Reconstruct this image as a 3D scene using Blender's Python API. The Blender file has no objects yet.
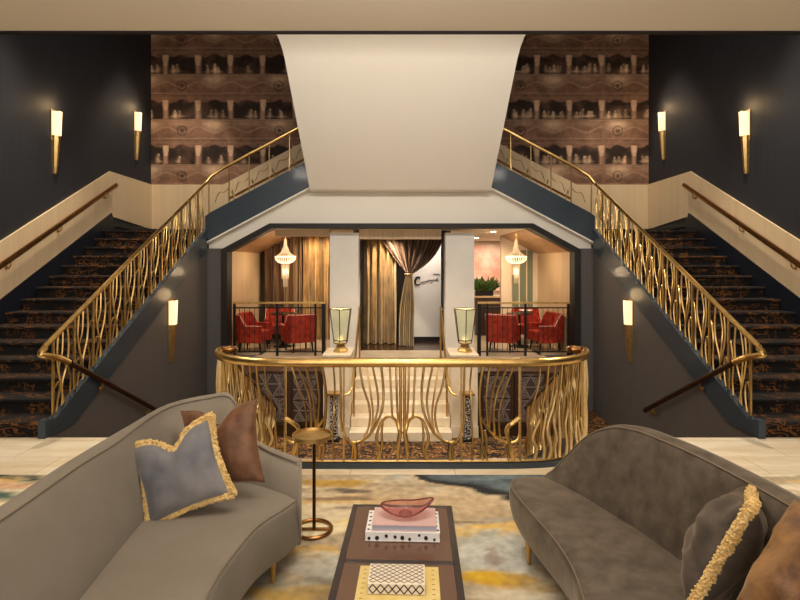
import bpy, bmesh, math, random
import numpy as np
from mathutils.geometry import tessellate_polygon
from mathutils import Vector, Matrix, noise as mnoise
random.seed(7)
S = bpy.context.scene
COL = S.collection
PI = math.pi
# ------------------------------------------------------------------ camera
CX, CZ, F = -0.04, 1.8, 533.33
cam = bpy.data.cameras.new('camera'); co = bpy.data.objects.new('camera', cam); COL.objects.link(co)
co.location = (CX, 0, CZ); co.rotation_euler = (PI/2, 0, 0)
cam.lens = 24; cam.sensor_width = 36; cam.shift_x = 0.0025; cam.shift_y = -0.04625
cam.clip_start = 0.05; cam.clip_end = 100
S.camera = co

# ------------------------------------------------------------------ materials
def lin(c):
    return tuple((v/255/12.92 if v/255 <= .04045 else ((v/255+.055)/1.055)**2.4) for v in c)
def node(nt, typ, **kw):
    n = nt.nodes.new(typ)
    for k, v in kw.items():
        if k in n.inputs: n.inputs[k].default_value = v
        else: setattr(n, k, v)
    return n
def mat(name, c1, c2=None, rough=.5, metal=0, scale=6, detail=4, stretch=(1,1,1), bump=0, bscale=60,
        sheen=0, coat=0, emit=None, estr=0, trans=0, lo=.35, hi=.65, ior=1.45, alpha=1, sheenc=None):
    m = bpy.data.materials.new(name); m.use_nodes = True
    nt = m.node_tree; b = nt.nodes['Principled BSDF']
    b.inputs['Base Color'].default_value = (*c1, 1)
    b.inputs['Roughness'].default_value = rough; b.inputs['Metallic'].default_value = metal
    b.inputs['IOR'].default_value = ior
    if sheen:
        b.inputs['Sheen Weight'].default_value = sheen; b.inputs['Sheen Roughness'].default_value = .4
        if sheenc: b.inputs['Sheen Tint'].default_value = (*sheenc, 1)
    if coat: b.inputs['Coat Weight'].default_value = coat; b.inputs['Coat Roughness'].default_value = .1
    if emit: b.inputs['Emission Color'].default_value = (*emit, 1); b.inputs['Emission Strength'].default_value = estr
    if trans: b.inputs['Transmission Weight'].default_value = trans
    tc = node(nt, 'ShaderNodeTexCoord'); mp = node(nt, 'ShaderNodeMapping'); mp.inputs['Scale'].default_value = stretch
    nt.links.new(tc.outputs['Object'], mp.inputs['Vector'])
    if c2:
        nz = node(nt, 'ShaderNodeTexNoise', Scale=scale, Detail=detail, Roughness=.6)
        nt.links.new(mp.outputs['Vector'], nz.inputs['Vector'])
        r = node(nt, 'ShaderNodeValToRGB'); r.color_ramp.elements[0].position = lo; r.color_ramp.elements[1].position = hi
        r.color_ramp.elements[0].color = (*c1, 1); r.color_ramp.elements[1].color = (*c2, 1)
        nt.links.new(nz.outputs['Fac'], r.inputs['Fac']); nt.links.new(r.outputs['Color'], b.inputs['Base Color'])
    if bump:
        n2 = node(nt, 'ShaderNodeTexNoise', Scale=bscale, Detail=3)
        nt.links.new(mp.outputs['Vector'], n2.inputs['Vector'])
        bp = node(nt, 'ShaderNodeBump', Strength=bump, Distance=.01)
        nt.links.new(n2.outputs['Fac'], bp.inputs['Height']); nt.links.new(bp.outputs['Normal'], b.inputs['Normal'])
    return m
def carpet_mat(name, dark, amber, rust, sc, lim=.5):
    m = mat(name, dark, rough=.95, bump=.3, bscale=250)
    nt = m.node_tree; b = nt.nodes['Principled BSDF']
    tc = node(nt, 'ShaderNodeTexCoord'); mp = node(nt, 'ShaderNodeMapping'); mp.inputs['Scale'].default_value = (1, 1.6, 1.6)
    nt.links.new(tc.outputs['Object'], mp.inputs['Vector'])
    nz = node(nt, 'ShaderNodeTexNoise', Scale=sc*.5, Detail=3); nt.links.new(mp.outputs['Vector'], nz.inputs['Vector'])
    mx = node(nt, 'ShaderNodeMixRGB', blend_type='ADD'); mx.inputs['Fac'].default_value = .35
    nt.links.new(mp.outputs['Vector'], mx.inputs['Color1']); nt.links.new(nz.outputs['Color'], mx.inputs['Color2'])
    vo = node(nt, 'ShaderNodeTexVoronoi', Scale=sc, distance='CHEBYCHEV', feature='DISTANCE_TO_EDGE') if False else node(nt, 'ShaderNodeTexVoronoi', Scale=sc, distance='CHEBYCHEV')
    nt.links.new(mx.outputs['Color'], vo.inputs['Vector'])
    r = node(nt, 'ShaderNodeValToRGB'); e = r.color_ramp.elements
    e[0].position = .0; e[0].color = (*rust, 1); e[1].position = 1; e[1].color = (*dark, 1)
    for p, c in ((.16, rust), (.2, dark), (.36, dark), (.40, amber), (.46, amber), (.5, dark)):
        x = e.new(p); x.color = (*c, 1)
    nt.links.new(vo.outputs['Distance'], r.inputs['Fac'])
    n3 = node(nt, 'ShaderNodeTexNoise', Scale=sc*.55, Detail=5); nt.links.new(mp.outputs['Vector'], n3.inputs['Vector'])
    r3 = node(nt, 'ShaderNodeValToRGB'); r3.color_ramp.elements[0].position = lim-.05; r3.color_ramp.elements[1].position = lim+.1
    nt.links.new(n3.outputs['Fac'], r3.inputs['Fac'])
    m2 = node(nt, 'ShaderNodeMixRGB'); m2.inputs['Color1'].default_value = (*dark, 1)
    nt.links.new(r3.outputs['Color'], m2.inputs['Fac']); nt.links.new(r.outputs['Color'], m2.inputs['Color2'])
    nt.links.new(m2.outputs['Color'], b.inputs['Base Color'])
    return m
def stripe_mat(name, c1, c2, sc, rough=.7, axes='XY'):
    """wallpaper with fine vertical threads"""
    return mat(name, c1, c2, rough=rough, scale=sc, detail=3, stretch=(1, 1, .015), bump=.08, bscale=sc*1.5)
def attr_mat(name, rough=.8, fine=0, sc=30, bump=0, bs=200, sheen=0):
    m = mat(name, (1,1,1), rough=rough, bump=bump, bscale=bs, sheen=sheen)
    nt = m.node_tree; b = nt.nodes['Principled BSDF']
    a = node(nt, 'ShaderNodeVertexColor', layer_name='pattern')
    nz = node(nt, 'ShaderNodeTexNoise', Scale=sc, Detail=5); tc = node(nt, 'ShaderNodeTexCoord')
    nt.links.new(tc.outputs['Object'], nz.inputs['Vector'])
    mx = node(nt, 'ShaderNodeMixRGB', blend_type='OVERLAY'); mx.inputs['Fac'].default_value = fine
    nt.links.new(a.outputs['Color'], mx.inputs['Color1']); nt.links.new(nz.outputs['Fac'], mx.inputs['Color2'])
    nt.links.new(mx.outputs['Color'], b.inputs['Base Color'])
    return m
M = {}
M['brass'] = mat('polished_brass', (.70,.48,.19), (.55,.36,.13), rough=.29, metal=1, scale=9)
M['brass_soft'] = mat('satin_brass', (.62,.43,.18), (.48,.31,.11), rough=.40, metal=1, scale=12)
M['gilt'] = mat('lightened_brass', (.86,.68,.38), (.72,.52,.24), rough=.45, metal=.85, scale=14)  # brass lightened in its colour to look lit where reflections stay dark
M['bronze'] = mat('dark_bronze', (.075,.034,.018), (.045,.02,.011), rough=.3, metal=.8, scale=10)
M['antique'] = mat('antique_brass', (.36,.18,.065), (.26,.12,.04), rough=.3, metal=1, scale=12)
M['black'] = mat('black_iron', (.012,.011,.010), rough=.45, metal=.5)
M['navy'] = stripe_mat('navy_wallpaper', (.020,.022,.030), (.030,.033,.043), 70, .62)
M['grey'] = stripe_mat('charcoal_grasscloth', (.098,.090,.090), (.116,.106,.105), 40, .6)
M['blue'] = mat('slate_blue_paint', (.024,.040,.060), (.029,.047,.068), rough=.45, scale=3, coat=.2)
M['wains'] = stripe_mat('pale_wainscot', (.76,.58,.36), (.82,.64,.42), 14, .5)
M['white'] = mat('warm_white_plaster', (.80,.76,.68), (.81,.77,.70), rough=.7, scale=2)
M['ceil'] = mat('ceiling_paint', (.86,.79,.67), (.87,.80,.68), rough=.7, scale=1)
M['pillar'] = mat('pale_grey_stone', (.74,.71,.67), (.78,.75,.71), rough=.5, scale=3)
M['cream'] = mat('cream_marble', (.72,.60,.44), (.80,.70,.54), rough=.3, scale=4)
M['darkwood'] = mat('dark_walnut', (.030,.014,.008), (.055,.026,.014), rough=.35, scale=4, stretch=(1,1,.15))
M['frame'] = mat('black_brown_frame', (.008,.006,.006), (.012,.009,.009), rough=.6)
M['stairs'] = carpet_mat('stair_carpet', (.0036,.0032,.004), (.155,.058,.009), (.10,.027,.007), 6.5, .47)
M['pitcarpet'] = carpet_mat('landing_carpet', (.010,.006,.005), (.50,.24,.07), (.26,.09,.02), 9, .40)
M['skirt'] = mat('navy_skirting', (.010,.013,.022), rough=.35)
M['beige'] = stripe_mat('beige_grasscloth', (.50,.36,.22), (.60,.45,.29), 30, .6)
M['cope'] = mat('copper_leaf_ceiling', (.42,.24,.12), (.62,.38,.20), rough=.4, metal=.35, scale=6, bump=.4, bscale=12)
M['sofa1'] = mat('taupe_velvet', (.190,.163,.130), (.215,.185,.150), rough=.8, scale=3, sheen=.2, bump=.06, bscale=400, sheenc=(.9,.85,.75))
M['sofa2'] = mat('mocha_velvet', (.066,.050,.036), (.126,.098,.072), rough=.7, scale=11, detail=8, sheen=.32, bump=.08, bscale=300, sheenc=(.9,.8,.65))
M['pipe1'] = mat('taupe_piping', (.21,.175,.13), rough=.6)
M['pipe2'] = mat('mocha_piping', (.20,.155,.105), rough=.6)
M['bluevelvet'] = mat('blue_grey_velvet', (.105,.110,.134), (.215,.205,.208), rough=.6, scale=3, sheen=.6, bump=.05, bscale=300)
M['brownvelvet'] = mat('chestnut_velvet', (.085,.036,.018), (.20,.092,.046), rough=.55, scale=9, detail=6, sheen=.5, bump=.1, bscale=150, sheenc=(1,.75,.5))
M['greyvelvet'] = mat('grey_brown_velvet', (.045,.034,.027), (.11,.085,.066), rough=.6, scale=8, sheen=.3, bump=.1, bscale=150, sheenc=(1,.85,.7))
M['caramel'] = mat('caramel_velvet', (.085,.034,.012), (.30,.15,.055), rough=.5, scale=9, detail=7, sheen=.5, bump=.15, bscale=60, sheenc=(1,.8,.5))
M['fringe'] = mat('gold_fringe', (.56,.36,.11), (.74,.54,.24), rough=.75, scale=40, sheen=.3)
M['red'] = mat('red_velvet', (.20,.008,.003), (.42,.032,.006), rough=.7, scale=12)
M['redpipe'] = mat('pale_piping', (.75,.5,.4), rough=.6)
M['glasslit'] = mat('lit_ribbed_glass', (.9,.8,.6), rough=.4, emit=(1,.70,.36), estr=.95)
M['chand'] = mat('lit_crystal_beads', (.9,.85,.75), rough=.3, emit=(1,.74,.46), estr=.85)
M['chandcone'] = mat('pale_crystal_beads', (.30,.24,.18), rough=.3, emit=(1,.70,.42), estr=.10)
M['chandtail'] = mat('crystal_strands', (.40,.33,.26), rough=.2, emit=(1,.66,.38), estr=.12)
M['lampglass'] = mat('pale_green_glass', (.74,.75,.60), rough=.5, trans=.35, ior=1.1)
M['lampglow'] = mat('lamp_bulb', (1,.8,.5), emit=(1,.7,.3), estr=6)
M['downlight'] = mat('downlight_lens', (1,1,1), emit=(1,.85,.65), estr=12)
M['curt'] = mat('bronze_velvet_curtain', (.035,.014,.007), (.15,.070,.028), rough=.5, scale=3, stretch=(1,1,.4), sheen=.6, lo=.3, hi=.7, sheenc=(1,.8,.5))
M['curt2'] = mat('gold_crushed_velvet', (.10,.045,.017), (.46,.27,.10), rough=.42, scale=4, stretch=(1,1,.5), sheen=.6, lo=.3, hi=.7, bump=.2, bscale=40, sheenc=(1,.85,.55))
M['curtdark'] = mat('dark_brown_velvet', (.022,.009,.005), (.075,.034,.016), rough=.5, scale=6, stretch=(1.5,1,.3), sheen=.5, sheenc=(1,.7,.5))
M['sign'] = mat('white_sign_panel', (.82,.78,.73), rough=.5)
M['ink'] = mat('black_lettering', (.01,.01,.01), rough=.5)
M['dkfloor'] = mat('dark_timber_floor', (.035,.014,.007), (.06,.025,.012), rough=.22, scale=4, stretch=(1,.1,1))
M['palefloor'] = mat('pale_stone_floor', (.45,.36,.26), (.55,.45,.33), rough=.3, scale=3)
M['tableframe'] = mat('dark_bronze_table', (.040,.028,.028), (.055,.040,.038), rough=.35, scale=5, metal=.2)
M['tableglass'] = mat('bronze_glass_top', (.125,.060,.034), rough=.16, coat=.25, scale=3)
M['bookwhite'] = mat('white_cover', (.80,.80,.80), rough=.45)
M['dot'] = mat('black_dots', (.012,.012,.016), rough=.5)
M['pink'] = mat('blush_cover', (.62,.42,.40), rough=.5)
M['page'] = mat('grey_blue_pages', (.38,.38,.46), rough=.8, stretch=(1,1,30), bump=.1, bscale=20)
M['yellow'] = mat('yellow_cover', (.66,.50,.16), (.72,.58,.26), rough=.5, scale=20)
M['cream2'] = mat('cream_lacquer', (.80,.70,.56), rough=.35)
M['pinkglass'] = mat('pink_glass', (.86,.55,.52), rough=.03, trans=.95, ior=1.2)
M['pinkglassrim'] = mat('dark_pink_glass', (.22,.04,.035), rough=.08, coat=.5)
M['pic'] = mat('blue_print', (.12,.16,.24), (.3,.32,.36), rough=.5, scale=30)
M['panelback'] = mat('taupe_panel', (.045,.030,.026), rough=.5)
M['lattice'] = mat('pale_lattice', (.24,.185,.16), rough=.45)
M['leaf'] = mat('leaf_green', (.03,.07,.015), (.08,.13,.03), rough=.5)
M['pinkart'] = mat('pink_abstract_print', (.70,.34,.25), (.85,.68,.55), rough=.6, scale=2.2, detail=3, emit=(.9,.5,.36), estr=.0)
M['greenglass'] = mat('green_grey_glass', (.16,.19,.13), (.24,.26,.17), rough=.15, scale=1.5, stretch=(1,1,.1))
M['palewall'] = mat('pale_plaster', (.68,.56,.42), rough=.6)
M['bw'] = mat('black_white_inlay', (.02,.02,.02), (.6,.55,.5), rough=.4, scale=45, detail=1, lo=.52, hi=.56)
M['whiteware'] = mat('white_porcelain', (.85,.8,.72), rough=.25)
M['taber'] = mat('dark_table', (.03,.015,.01), rough=.25)
M['tan'] = mat('oak_counter', (.50,.34,.2), rough=.45)
def floor_mat():
    m = mat('cream_marble_tiles', (.78,.70,.57), rough=.22)
    nt = m.node_tree; b = nt.nodes['Principled BSDF']; tc = node(nt, 'ShaderNodeTexCoord')
    br = node(nt, 'ShaderNodeTexBrick'); br.inputs['Scale'].default_value = 1
    br.inputs['Brick Width'].default_value = .9; br.inputs['Row Height'].default_value = .45
    br.inputs['Mortar Size'].default_value = .004; br.inputs['Mortar'].default_value = (.50,.42,.31,1)
    br.inputs['Color1'].default_value = (.76,.68,.55,1); br.inputs['Color2'].default_value = (.80,.73,.60,1)
    nz = node(nt, 'ShaderNodeTexNoise', Scale=1.6, Detail=7, Roughness=.7)
    mp = node(nt, 'ShaderNodeMapping'); mp.inputs['Scale'].default_value = (.6, 2.4, 1)
    nt.links.new(tc.outputs['Object'], mp.inputs['Vector']); nt.links.new(mp.outputs['Vector'], nz.inputs['Vector'])
    r = node(nt, 'ShaderNodeValToRGB'); r.color_ramp.elements[0].position = .36; r.color_ramp.elements[1].position = .6
    r.color_ramp.elements[0].color = (.84,.76,.64,1); r.color_ramp.elements[1].color = (1,1,1,1)
    nt.links.new(nz.outputs['Fac'], r.inputs['Fac']); nt.links.new(tc.outputs['Object'], br.inputs['Vector'])
    mx = node(nt, 'ShaderNodeMixRGB', blend_type='MULTIPLY'); mx.inputs['Fac'].default_value = 1
    nt.links.new(br.outputs['Color'], mx.inputs['Color1']); nt.links.new(r.outputs['Color'], mx.inputs['Color2'])
    nt.links.new(mx.outputs['Color'], b.inputs['Base Color'])
    return m
M['floor'] = floor_mat()

# ------------------------------------------------------------------ mesh helpers
class MB:
    def __init__(s): s.v = []; s.f = []; s.col = None
    def add(s, vs, fs):
        o = len(s.v); s.v += [tuple(p) for p in vs]; s.f += [tuple(i+o for i in f) for f in fs]; return s
    def box(s, x0, x1, y0, y1, z0, z1):
        x0, x1 = min(x0,x1), max(x0,x1); y0, y1 = min(y0,y1), max(y0,y1); z0, z1 = min(z0,z1), max(z0,z1)
        return s.add([(x,y,z) for z in (z0,z1) for y in (y0,y1) for x in (x0,x1)],
                     [(0,2,3,1),(4,5,7,6),(0,1,5,4),(2,6,7,3),(0,4,6,2),(1,3,7,5)])
    def prism(s, poly, a0, a1, axis='x', sgn=1):
        """extrude a 2D polygon along an axis: 'x' poly=(y,z); 'y' poly=(x,z); 'z' poly=(x,y)"""
        def P(p, a):
            return (a, p[0], p[1]) if axis == 'x' else (p[0], a, p[1]) if axis == 'y' else (p[0], p[1], a)
        n = len(poly)
        s.add([P(p, a0) for p in poly] + [P(p, a1) for p in poly],
              [tuple(range(n))[::-1], tuple(range(n, 2*n))] + [(i, (i+1) % n, n+(i+1) % n, n+i) for i in range(n)])
        return s
    def tube(s, pts, r, n=8, flat=1.0, closed=False, up=None):
        P = [Vector(p) for p in pts]; k = len(P)
        rr = r if isinstance(r, (list, tuple)) else [r]*k
        T = []
        for i in range(k):
            a = P[(i-1) % k] if closed or i > 0 else P[i]; b = P[(i+1) % k] if closed or i < k-1 else P[i]
            t = b-a; T.append(t.normalized() if t.length > 1e-9 else Vector((0,0,1)))
        u = Vector(up) if up else (Vector((0,0,1)) if abs(T[0].z) < .9 else Vector((0,1,0)))
        N = (u - T[0]*u.dot(T[0])).normalized(); vs = []
        for i in range(k):
            if i:
                N = N - T[i]*N.dot(T[i])
                N = N.normalized() if N.length > 1e-6 else T[i].orthogonal().normalized()
            B = T[i].cross(N)
            for j in range(n):
                a = 2*PI*(j+.5)/n
                vs.append(P[i] + N*math.cos(a)*rr[i] + B*math.sin(a)*rr[i]*flat)
        fs = []
        for i in range(k if closed else k-1):
            for j in range(n):
                a, b = i*n+j, i*n+(j+1) % n; c, d = ((i+1) % k)*n+(j+1) % n, ((i+1) % k)*n+j
                fs.append((a, b, c, d))
        if not closed: fs += [tuple(range(n))[::-1], tuple(range((k-1)*n, k*n))]
        return s.add(vs, fs)
    def lathe(s, prof, n=24, c=(0,0,0)):
        vs, fs = [], []
        for r, z in prof:
            for j in range(n):
                a = 2*PI*j/n; vs.append((c[0]+r*math.cos(a), c[1]+r*math.sin(a), c[2]+z))
        for i in range(len(prof)-1):
            for j in range(n):
                fs.append((i*n+j, i*n+(j+1) % n, (i+1)*n+(j+1) % n, (i+1)*n+j))
        fs += [tuple(range(n))[::-1], tuple(range((len(prof)-1)*n, len(prof)*n))]
        return s.add(vs, fs)
    def loft(s, secs, closed=True, caps=True):
        n = len(secs[0]); vs = [p for q in secs for p in q]; fs = []
        for i in range(len(secs)-1):
            for j in range(n if closed else n-1):
                fs.append((i*n+j, i*n+(j+1) % n, (i+1)*n+(j+1) % n, (i+1)*n+j))
        if caps and closed: fs += [tuple(range(n))[::-1]]
        if caps == 'tess':
            b = (len(secs)-1)*n; fs += [tuple(b+i for i in tr) for tr in tessellate_polygon([[Vector((p[0],p[1],0)) for p in secs[-1]]])]
        elif caps and closed: fs += [tuple(range((len(secs)-1)*n, len(secs)*n))]
        return s.add(vs, fs)
    def sph(s, c, r, n=8, m=6, sc=(1,1,1)):
        prof = [(max(1e-4, math.sin(PI*i/m)), -math.cos(PI*i/m)) for i in range(m+1)]
        vs, fs = [], []
        for a, z in prof:
            for j in range(n):
                t = 2*PI*j/n; vs.append((c[0]+r*a*math.cos(t)*sc[0], c[1]+r*a*math.sin(t)*sc[1], c[2]+r*z*sc[2]))
        for i in range(m):
            for j in range(n): fs.append((i*n+j, i*n+(j+1) % n, (i+1)*n+(j+1) % n, (i+1)*n+j))
        return s.add(vs, fs)
    def build(s, name, m, parent=None, smooth=35, local=False, bevel=0):
        me = bpy.data.meshes.new(name)
        off = Vector((0,0,0))
        if parent is not None and not local:
            p = parent
            while p is not None: off += p.location; p = p.parent
        me.from_pydata([tuple(Vector(v)-off) for v in s.v], [], s.f)
        bm = bmesh.new(); bm.from_mesh(me); bmesh.ops.recalc_face_normals(bm, faces=bm.faces)
        if bevel: bmesh.ops.bevel(bm, geom=[e for e in bm.edges], offset=bevel, segments=2, affect='EDGES', profile=.5, clamp_overlap=True)
        bm.to_mesh(me); bm.free()
        if smooth:
            me.polygons.foreach_set('use_smooth', [True]*len(me.polygons))
            me.set_sharp_from_angle(angle=math.radians(smooth))
        if s.col is not None and not bevel:
            ca = me.color_attributes.new('pattern', 'FLOAT_COLOR', 'POINT')
            ca.data.foreach_set('color', np.asarray(s.col, dtype=np.float32).ravel())
        me.materials.append(M[m] if isinstance(m, str) else m)
        o = bpy.data.objects.new(name, me); COL.objects.link(o)
        if parent is not None: o.parent = parent
        return o
def cr(pts, n=8, closed=False):
    """Catmull-Rom through points"""
    P = [Vector(p) for p in pts]; k = len(P); out = []
    for i in range(k if closed else k-1):
        if closed: a, b, c, d = P[i-1], P[i], P[(i+1) % k], P[(i+2) % k]
        else: a, b, c, d = P[max(i-1,0)], P[i], P[i+1], P[min(i+2,k-1)]
        for j in range(n):
            t = j/n
            out.append(.5*((2*b)+(c-a)*t+(2*a-5*b+4*c-d)*t*t+(3*b-a-3*c+d)*t**3))
    if not closed: out.append(P[-1])
    return out
def tag(o, label, cat, group=None):
    o['label'] = label; o['category'] = cat; o['kind'] = 'thing'
    if group: o['group'] = group
    return o
def thing(name, label, cat, loc=(0,0,0), group=None, rot=None):
    o = bpy.data.objects.new(name, None); COL.objects.link(o); o.location = loc; o.empty_display_size = .1
    if rot: o.rotation_euler = rot
    return tag(o, label, cat, group)
def struct(name, mb, m, smooth=0):
    o = mb.build(name, m, None, smooth); o['kind'] = 'structure'; return o
def dup(root, loc, rotz=None, label=None):
    r = root.copy(); COL.objects.link(r); r.location = loc
    if rotz is not None: r.rotation_euler = (0,0,rotz)
    if label: r['label'] = label
    for ch in list(root.children):
        c = ch.copy(); COL.objects.link(c); c.parent = r
        for g in list(ch.children):
            d = g.copy(); COL.objects.link(d); d.parent = c
    return r
def light(name, typ, loc, energy, color=(1,.8,.55), size=.1, rot=None, sy=None, spot=None):
    l = bpy.data.lights.new(name, typ); l.energy = energy; l.color = color
    if typ == 'AREA':
        l.size = size
        if sy: l.shape = 'RECTANGLE'; l.size_y = sy
    else: l.shadow_soft_size = size
    if spot: l.spot_size = math.radians(spot); l.spot_blend = .6
    o = bpy.data.objects.new(name, l); COL.objects.link(o); o.location = loc
    if rot: o.rotation_euler = rot
    return o
def fbm(x, y, seed=0, octaves=4):
    """value noise on arrays"""
    out = np.zeros_like(x); amp = .5; fr = 1.0
    rng = np.random.RandomState(seed); T = rng.rand(256, 256)
    for o in range(octaves):
        xx, yy = x*fr+17.3*o, y*fr+9.1*o
        xi, yi = np.floor(xx).astype(int), np.floor(yy).astype(int); u, v = xx-xi, yy-yi
        u = u*u*(3-2*u); v = v*v*(3-2*v)
        g = lambda a, b: T[a % 256, b % 256]
        out += amp*((g(xi,yi)*(1-u)+g(xi+1,yi)*u)*(1-v)+(g(xi,yi+1)*(1-u)+g(xi+1,yi+1)*u)*v)
        amp *= .5; fr *= 2
    return out/(1-.5**octaves)
# ================================================================== SETTING
YS, RUN, RIS, NST = 5.5, .31, .16, 15          # stair start, tread, riser, count
YL, ZL = YS+RUN*NST, RIS*NST                    # landing 10.15, 2.40
SL = RIS/RUN
XI, XO = 3.70, 5.50                             # stair inner / outer face
YB = 11.8                                       # back wall of the stairwell
nose = lambda y: RIS + (y-YS)*SL
# lobby floor with the stairwell opening cut by a shallow bow
def arc_pts(off=0, n=10):
    """plan of the bow: straight front, ends curving back (x, y)"""
    A = [(-1.80-off, 5.50), (-1.80-off, 5.20), (-1.68-off*.8, 4.93-off*.6), (-1.42-off*.4, 4.76-off), (-1.1, 4.69-off), (-.5, 4.68-off), (0, 4.68-off)]
    A = cr([(x, y, 0) for x, y in A], n)
    R = [(-p.x, p.y) for p in reversed(A[:-1])]
    return [(p.x, p.y) for p in A] + R
m = MB()
bow = arc_pts(0)
m.prism([(-6,-4), (6,-4), (6,5.5)] + [p for p in reversed(bow)] + [(-6,5.5)], -.25, 0, 'z')
struct('floor', m, 'floor')
# dark-blue kerb that follows the bow
m = MB(); a, b = arc_pts(.02), arc_pts(-.10)
m.loft([[(p[0],p[1],-.25),(p[0],p[1],.05),(q[0],q[1],.05),(q[0],q[1],-.25)] for p, q in zip(a, b)])
struct('trim_1', m, 'blue', 30)
# lower landing floor
struct('floor_2', MB().box(-3.7, 3.7, 4.5, 10.27, -1.2, -1.05), 'pitcarpet')
struct('wall_pit', MB().box(-3.7, 3.7, 4.3, 4.45, -1.2, -.25), 'grey')
# outer walls, back wall, ceilings
for s, nm in ((-1,'left'), (1,'right')):
    struct('wall_'+nm, MB().box(s*XO, s*(XO+.15), -4, YB+.15, -.3, 7), 'navy')
struct('wall_back', MB().box(-XO, XO, YB, YB+.15, 2.62, 7), 'navy')
struct('wall_south', MB().box(-XO, XO, -4.15, -4, -.3, 4), 'beige')
struct('ceiling', MB().box(-XO-.15, XO+.15, -4.15, 4.75, 3.868, 4.15), 'ceil')
struct('trim_2', MB().box(-XO, XO, 4.752, 4.79, 3.852, 4.15), 'frame')
struct('wall_bulkhead', MB().box(-XO, XO, 4.45, 4.75, 4.15, 7), 'white')
struct('ceiling_2', MB().box(-XO-.15, XO+.15, 4.45, YB+.15, 7, 7.15), 'navy')
# the grey walls under the two flights and out to the opening
for s, nm in ((-1,'left'), (1,'right')):
    m = MB()
    poly = [(YS,-1.2), (YL+.05,-1.2), (YL+.05, 2.04), (YL, nose(YL)-.51), (YS+.50,-.02), (YS,-.02)]
    m.prism(poly, s*XI, s*(XI+.04))
    m.box(s*3.42, s*(XI+.04), YL+.12, YL+.30, -1.2, 2.08)
    m.box(s*2.80, s*3.42, YL+.12, YL+.30, -1.2, 0)
    struct('wall_under_'+nm, m, 'grey')
    # pale wainscot along the outer wall, level along the landing
    m = MB(); x0, x1 = s*(XO-.03), s*XO
    m.prism([(YS-.75, nose(YS)-SL*.75), (YL+.05, nose(YL)+.12), (YB-.03, ZL+.14), (YB-.03, 3.53), (YL-.08, 3.53), (YS-.75, nose(YS)+1.0-SL*.75)], x0, x1)
    struct('trim_wainscot_'+nm, m, 'wains')
    m = MB()
    m.prism([(YS-.7,0),(YS-.42,0),(YS,.05),(YL+.1, nose(YL)-.06),(YB-.03,ZL),(YB-.03,ZL+.15),(YL+.05,ZL+.17),(YL-.06,nose(YL)+.19),(YS-.02,nose(YS)+.22),(YS-.3,.14),(YS-.7,.14)], s*(XO-.045), s*XO)
    struct('baseboard_'+nm, m, 'skirt')
    # wainscot on the back wall, rising with the upper flight
    m = MB()
    m.prism([(s*(XO-.03),2.55),(s*(XO-.03),3.53),(s*3.9,3.53),(s*1.6,3.53+.53*2.3),(s*1.6,2.9),(s*3.4,2.55)], YB-.035, YB, 'y')
    struct('trim_wainscot_back_'+nm, m, 'wains')
    struct('baseboard_landing_'+nm, MB().box(s*XI, s*XO, YB-.05, YB, ZL, ZL+.15), 'skirt')
# sloping plaster soffit of the flight that comes forward overhead
m = MB()
prof = [(10.10,3.14),(9.98,3.17),(8.02,4.88),(7.85,4.97),(7.6,5.02),(4.75,5.05),(4.75,5.6),(8.0,5.6),(10.3,3.75),(11.8,3.75),(11.8,3.3),(10.3,3.2)]
wd = lambda y: 1.685+.065*max(0, min(1, (10.1-y)/2.2))
m.loft([[(-wd(y),y,z) for y, z in prof],[(wd(y)+.01,y,z) for y, z in prof]])
struct('ceiling_soffit', m, 'white', 20)
# white fascia over the octagonal opening
SB = lambda x: 2.92+.53*(2.27-abs(x))           # underside of the upper flights
ST = lambda x: 3.247+.53*(2.685-abs(x))         # top of their stringers
NF = lambda x: 2.56+.53*(XI-abs(x))             # nosing line of the upper flights
m = MB()
for s in (-1, 1):
    m.prism([(s*XI,2.08),(s*XI,SB(XI)-.004),(s*1.7,SB(1.7)-.004),(s*1.7,3.19),(0,3.19),(0,2.55),(s*2.5,2.55),(s*3.44,2.08),(s*3.46,2.08)], YL+.18, YL+.30, 'y')
struct('wall_fascia', m, 'white')
# dark frame round the opening
m = MB()
oo = [(-3.43,-.02),(-3.43,2.06),(-2.50,2.56),(2.55,2.56),(3.46,2.06),(3.46,-.02)]
ii = [(-3.31,-.02),(-3.31,2.01),(-2.45,2.47),(2.49,2.47),(3.34,2.01),(3.34,-.02)]
for k in range(5):
    m.prism([oo[k], oo[k+1], ii[k+1], ii[k]], YL+.06, YL+.36, 'y')
struct('trim_3', m, 'frame')
# ---------------- restaurant shell behind the opening
struct('floor_3', MB().box(-2.80, -.82, 9.95, 11.0, -.12, -.001).box(.82, 2.80, 9.95, 11.0, -.12, -.001).box(-3.7,-2.72,YL+.3,11.0,-.12,-.001).box(2.72,3.7,YL+.3,11.0,-.12,-.001).box(-.82,.82,10.18,11.0,-.12,0).box(-3.7,-.9,11.0,16.2,-.12,0).box(.9,4.5,11.0,16.2,-.12,0), 'palefloor')
struct('floor_4', MB().box(-.9, .9, 11.0, 12.7, -.12, .0), 'dkfloor')
struct('wall_restaurant_left', MB().box(-3.44, -3.33, YL+.36, 13, 0, 2.1), 'beige')
struct('wall_restaurant_right', MB().box(3.35, 3.46, YL+.36, 12.95, 0, 2.1), 'beige')
struct('wall_restaurant_side', MB().box(4.5, 4.6, 12.95, 16.2, 0, 2.7), 'palewall')
m = MB()
m.prism([(-2.45,2.47),(2.45,2.47),(2.45,2.6),(-2.45,2.6)], YL+.36, 16.2, 'y')
struct('ceiling_restaurant', m, 'ceil')
for s, nm in ((-1,'left'),(1,'right')):
    m = MB(); m.prism([(s*2.45,2.47),(s*3.35,2.02),(s*3.45,2.02),(s*3.45,2.2),(s*2.5,2.6)], YL+.36, 13, 'y')
    struct('ceiling_slope_'+nm, m, 'cope')
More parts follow.
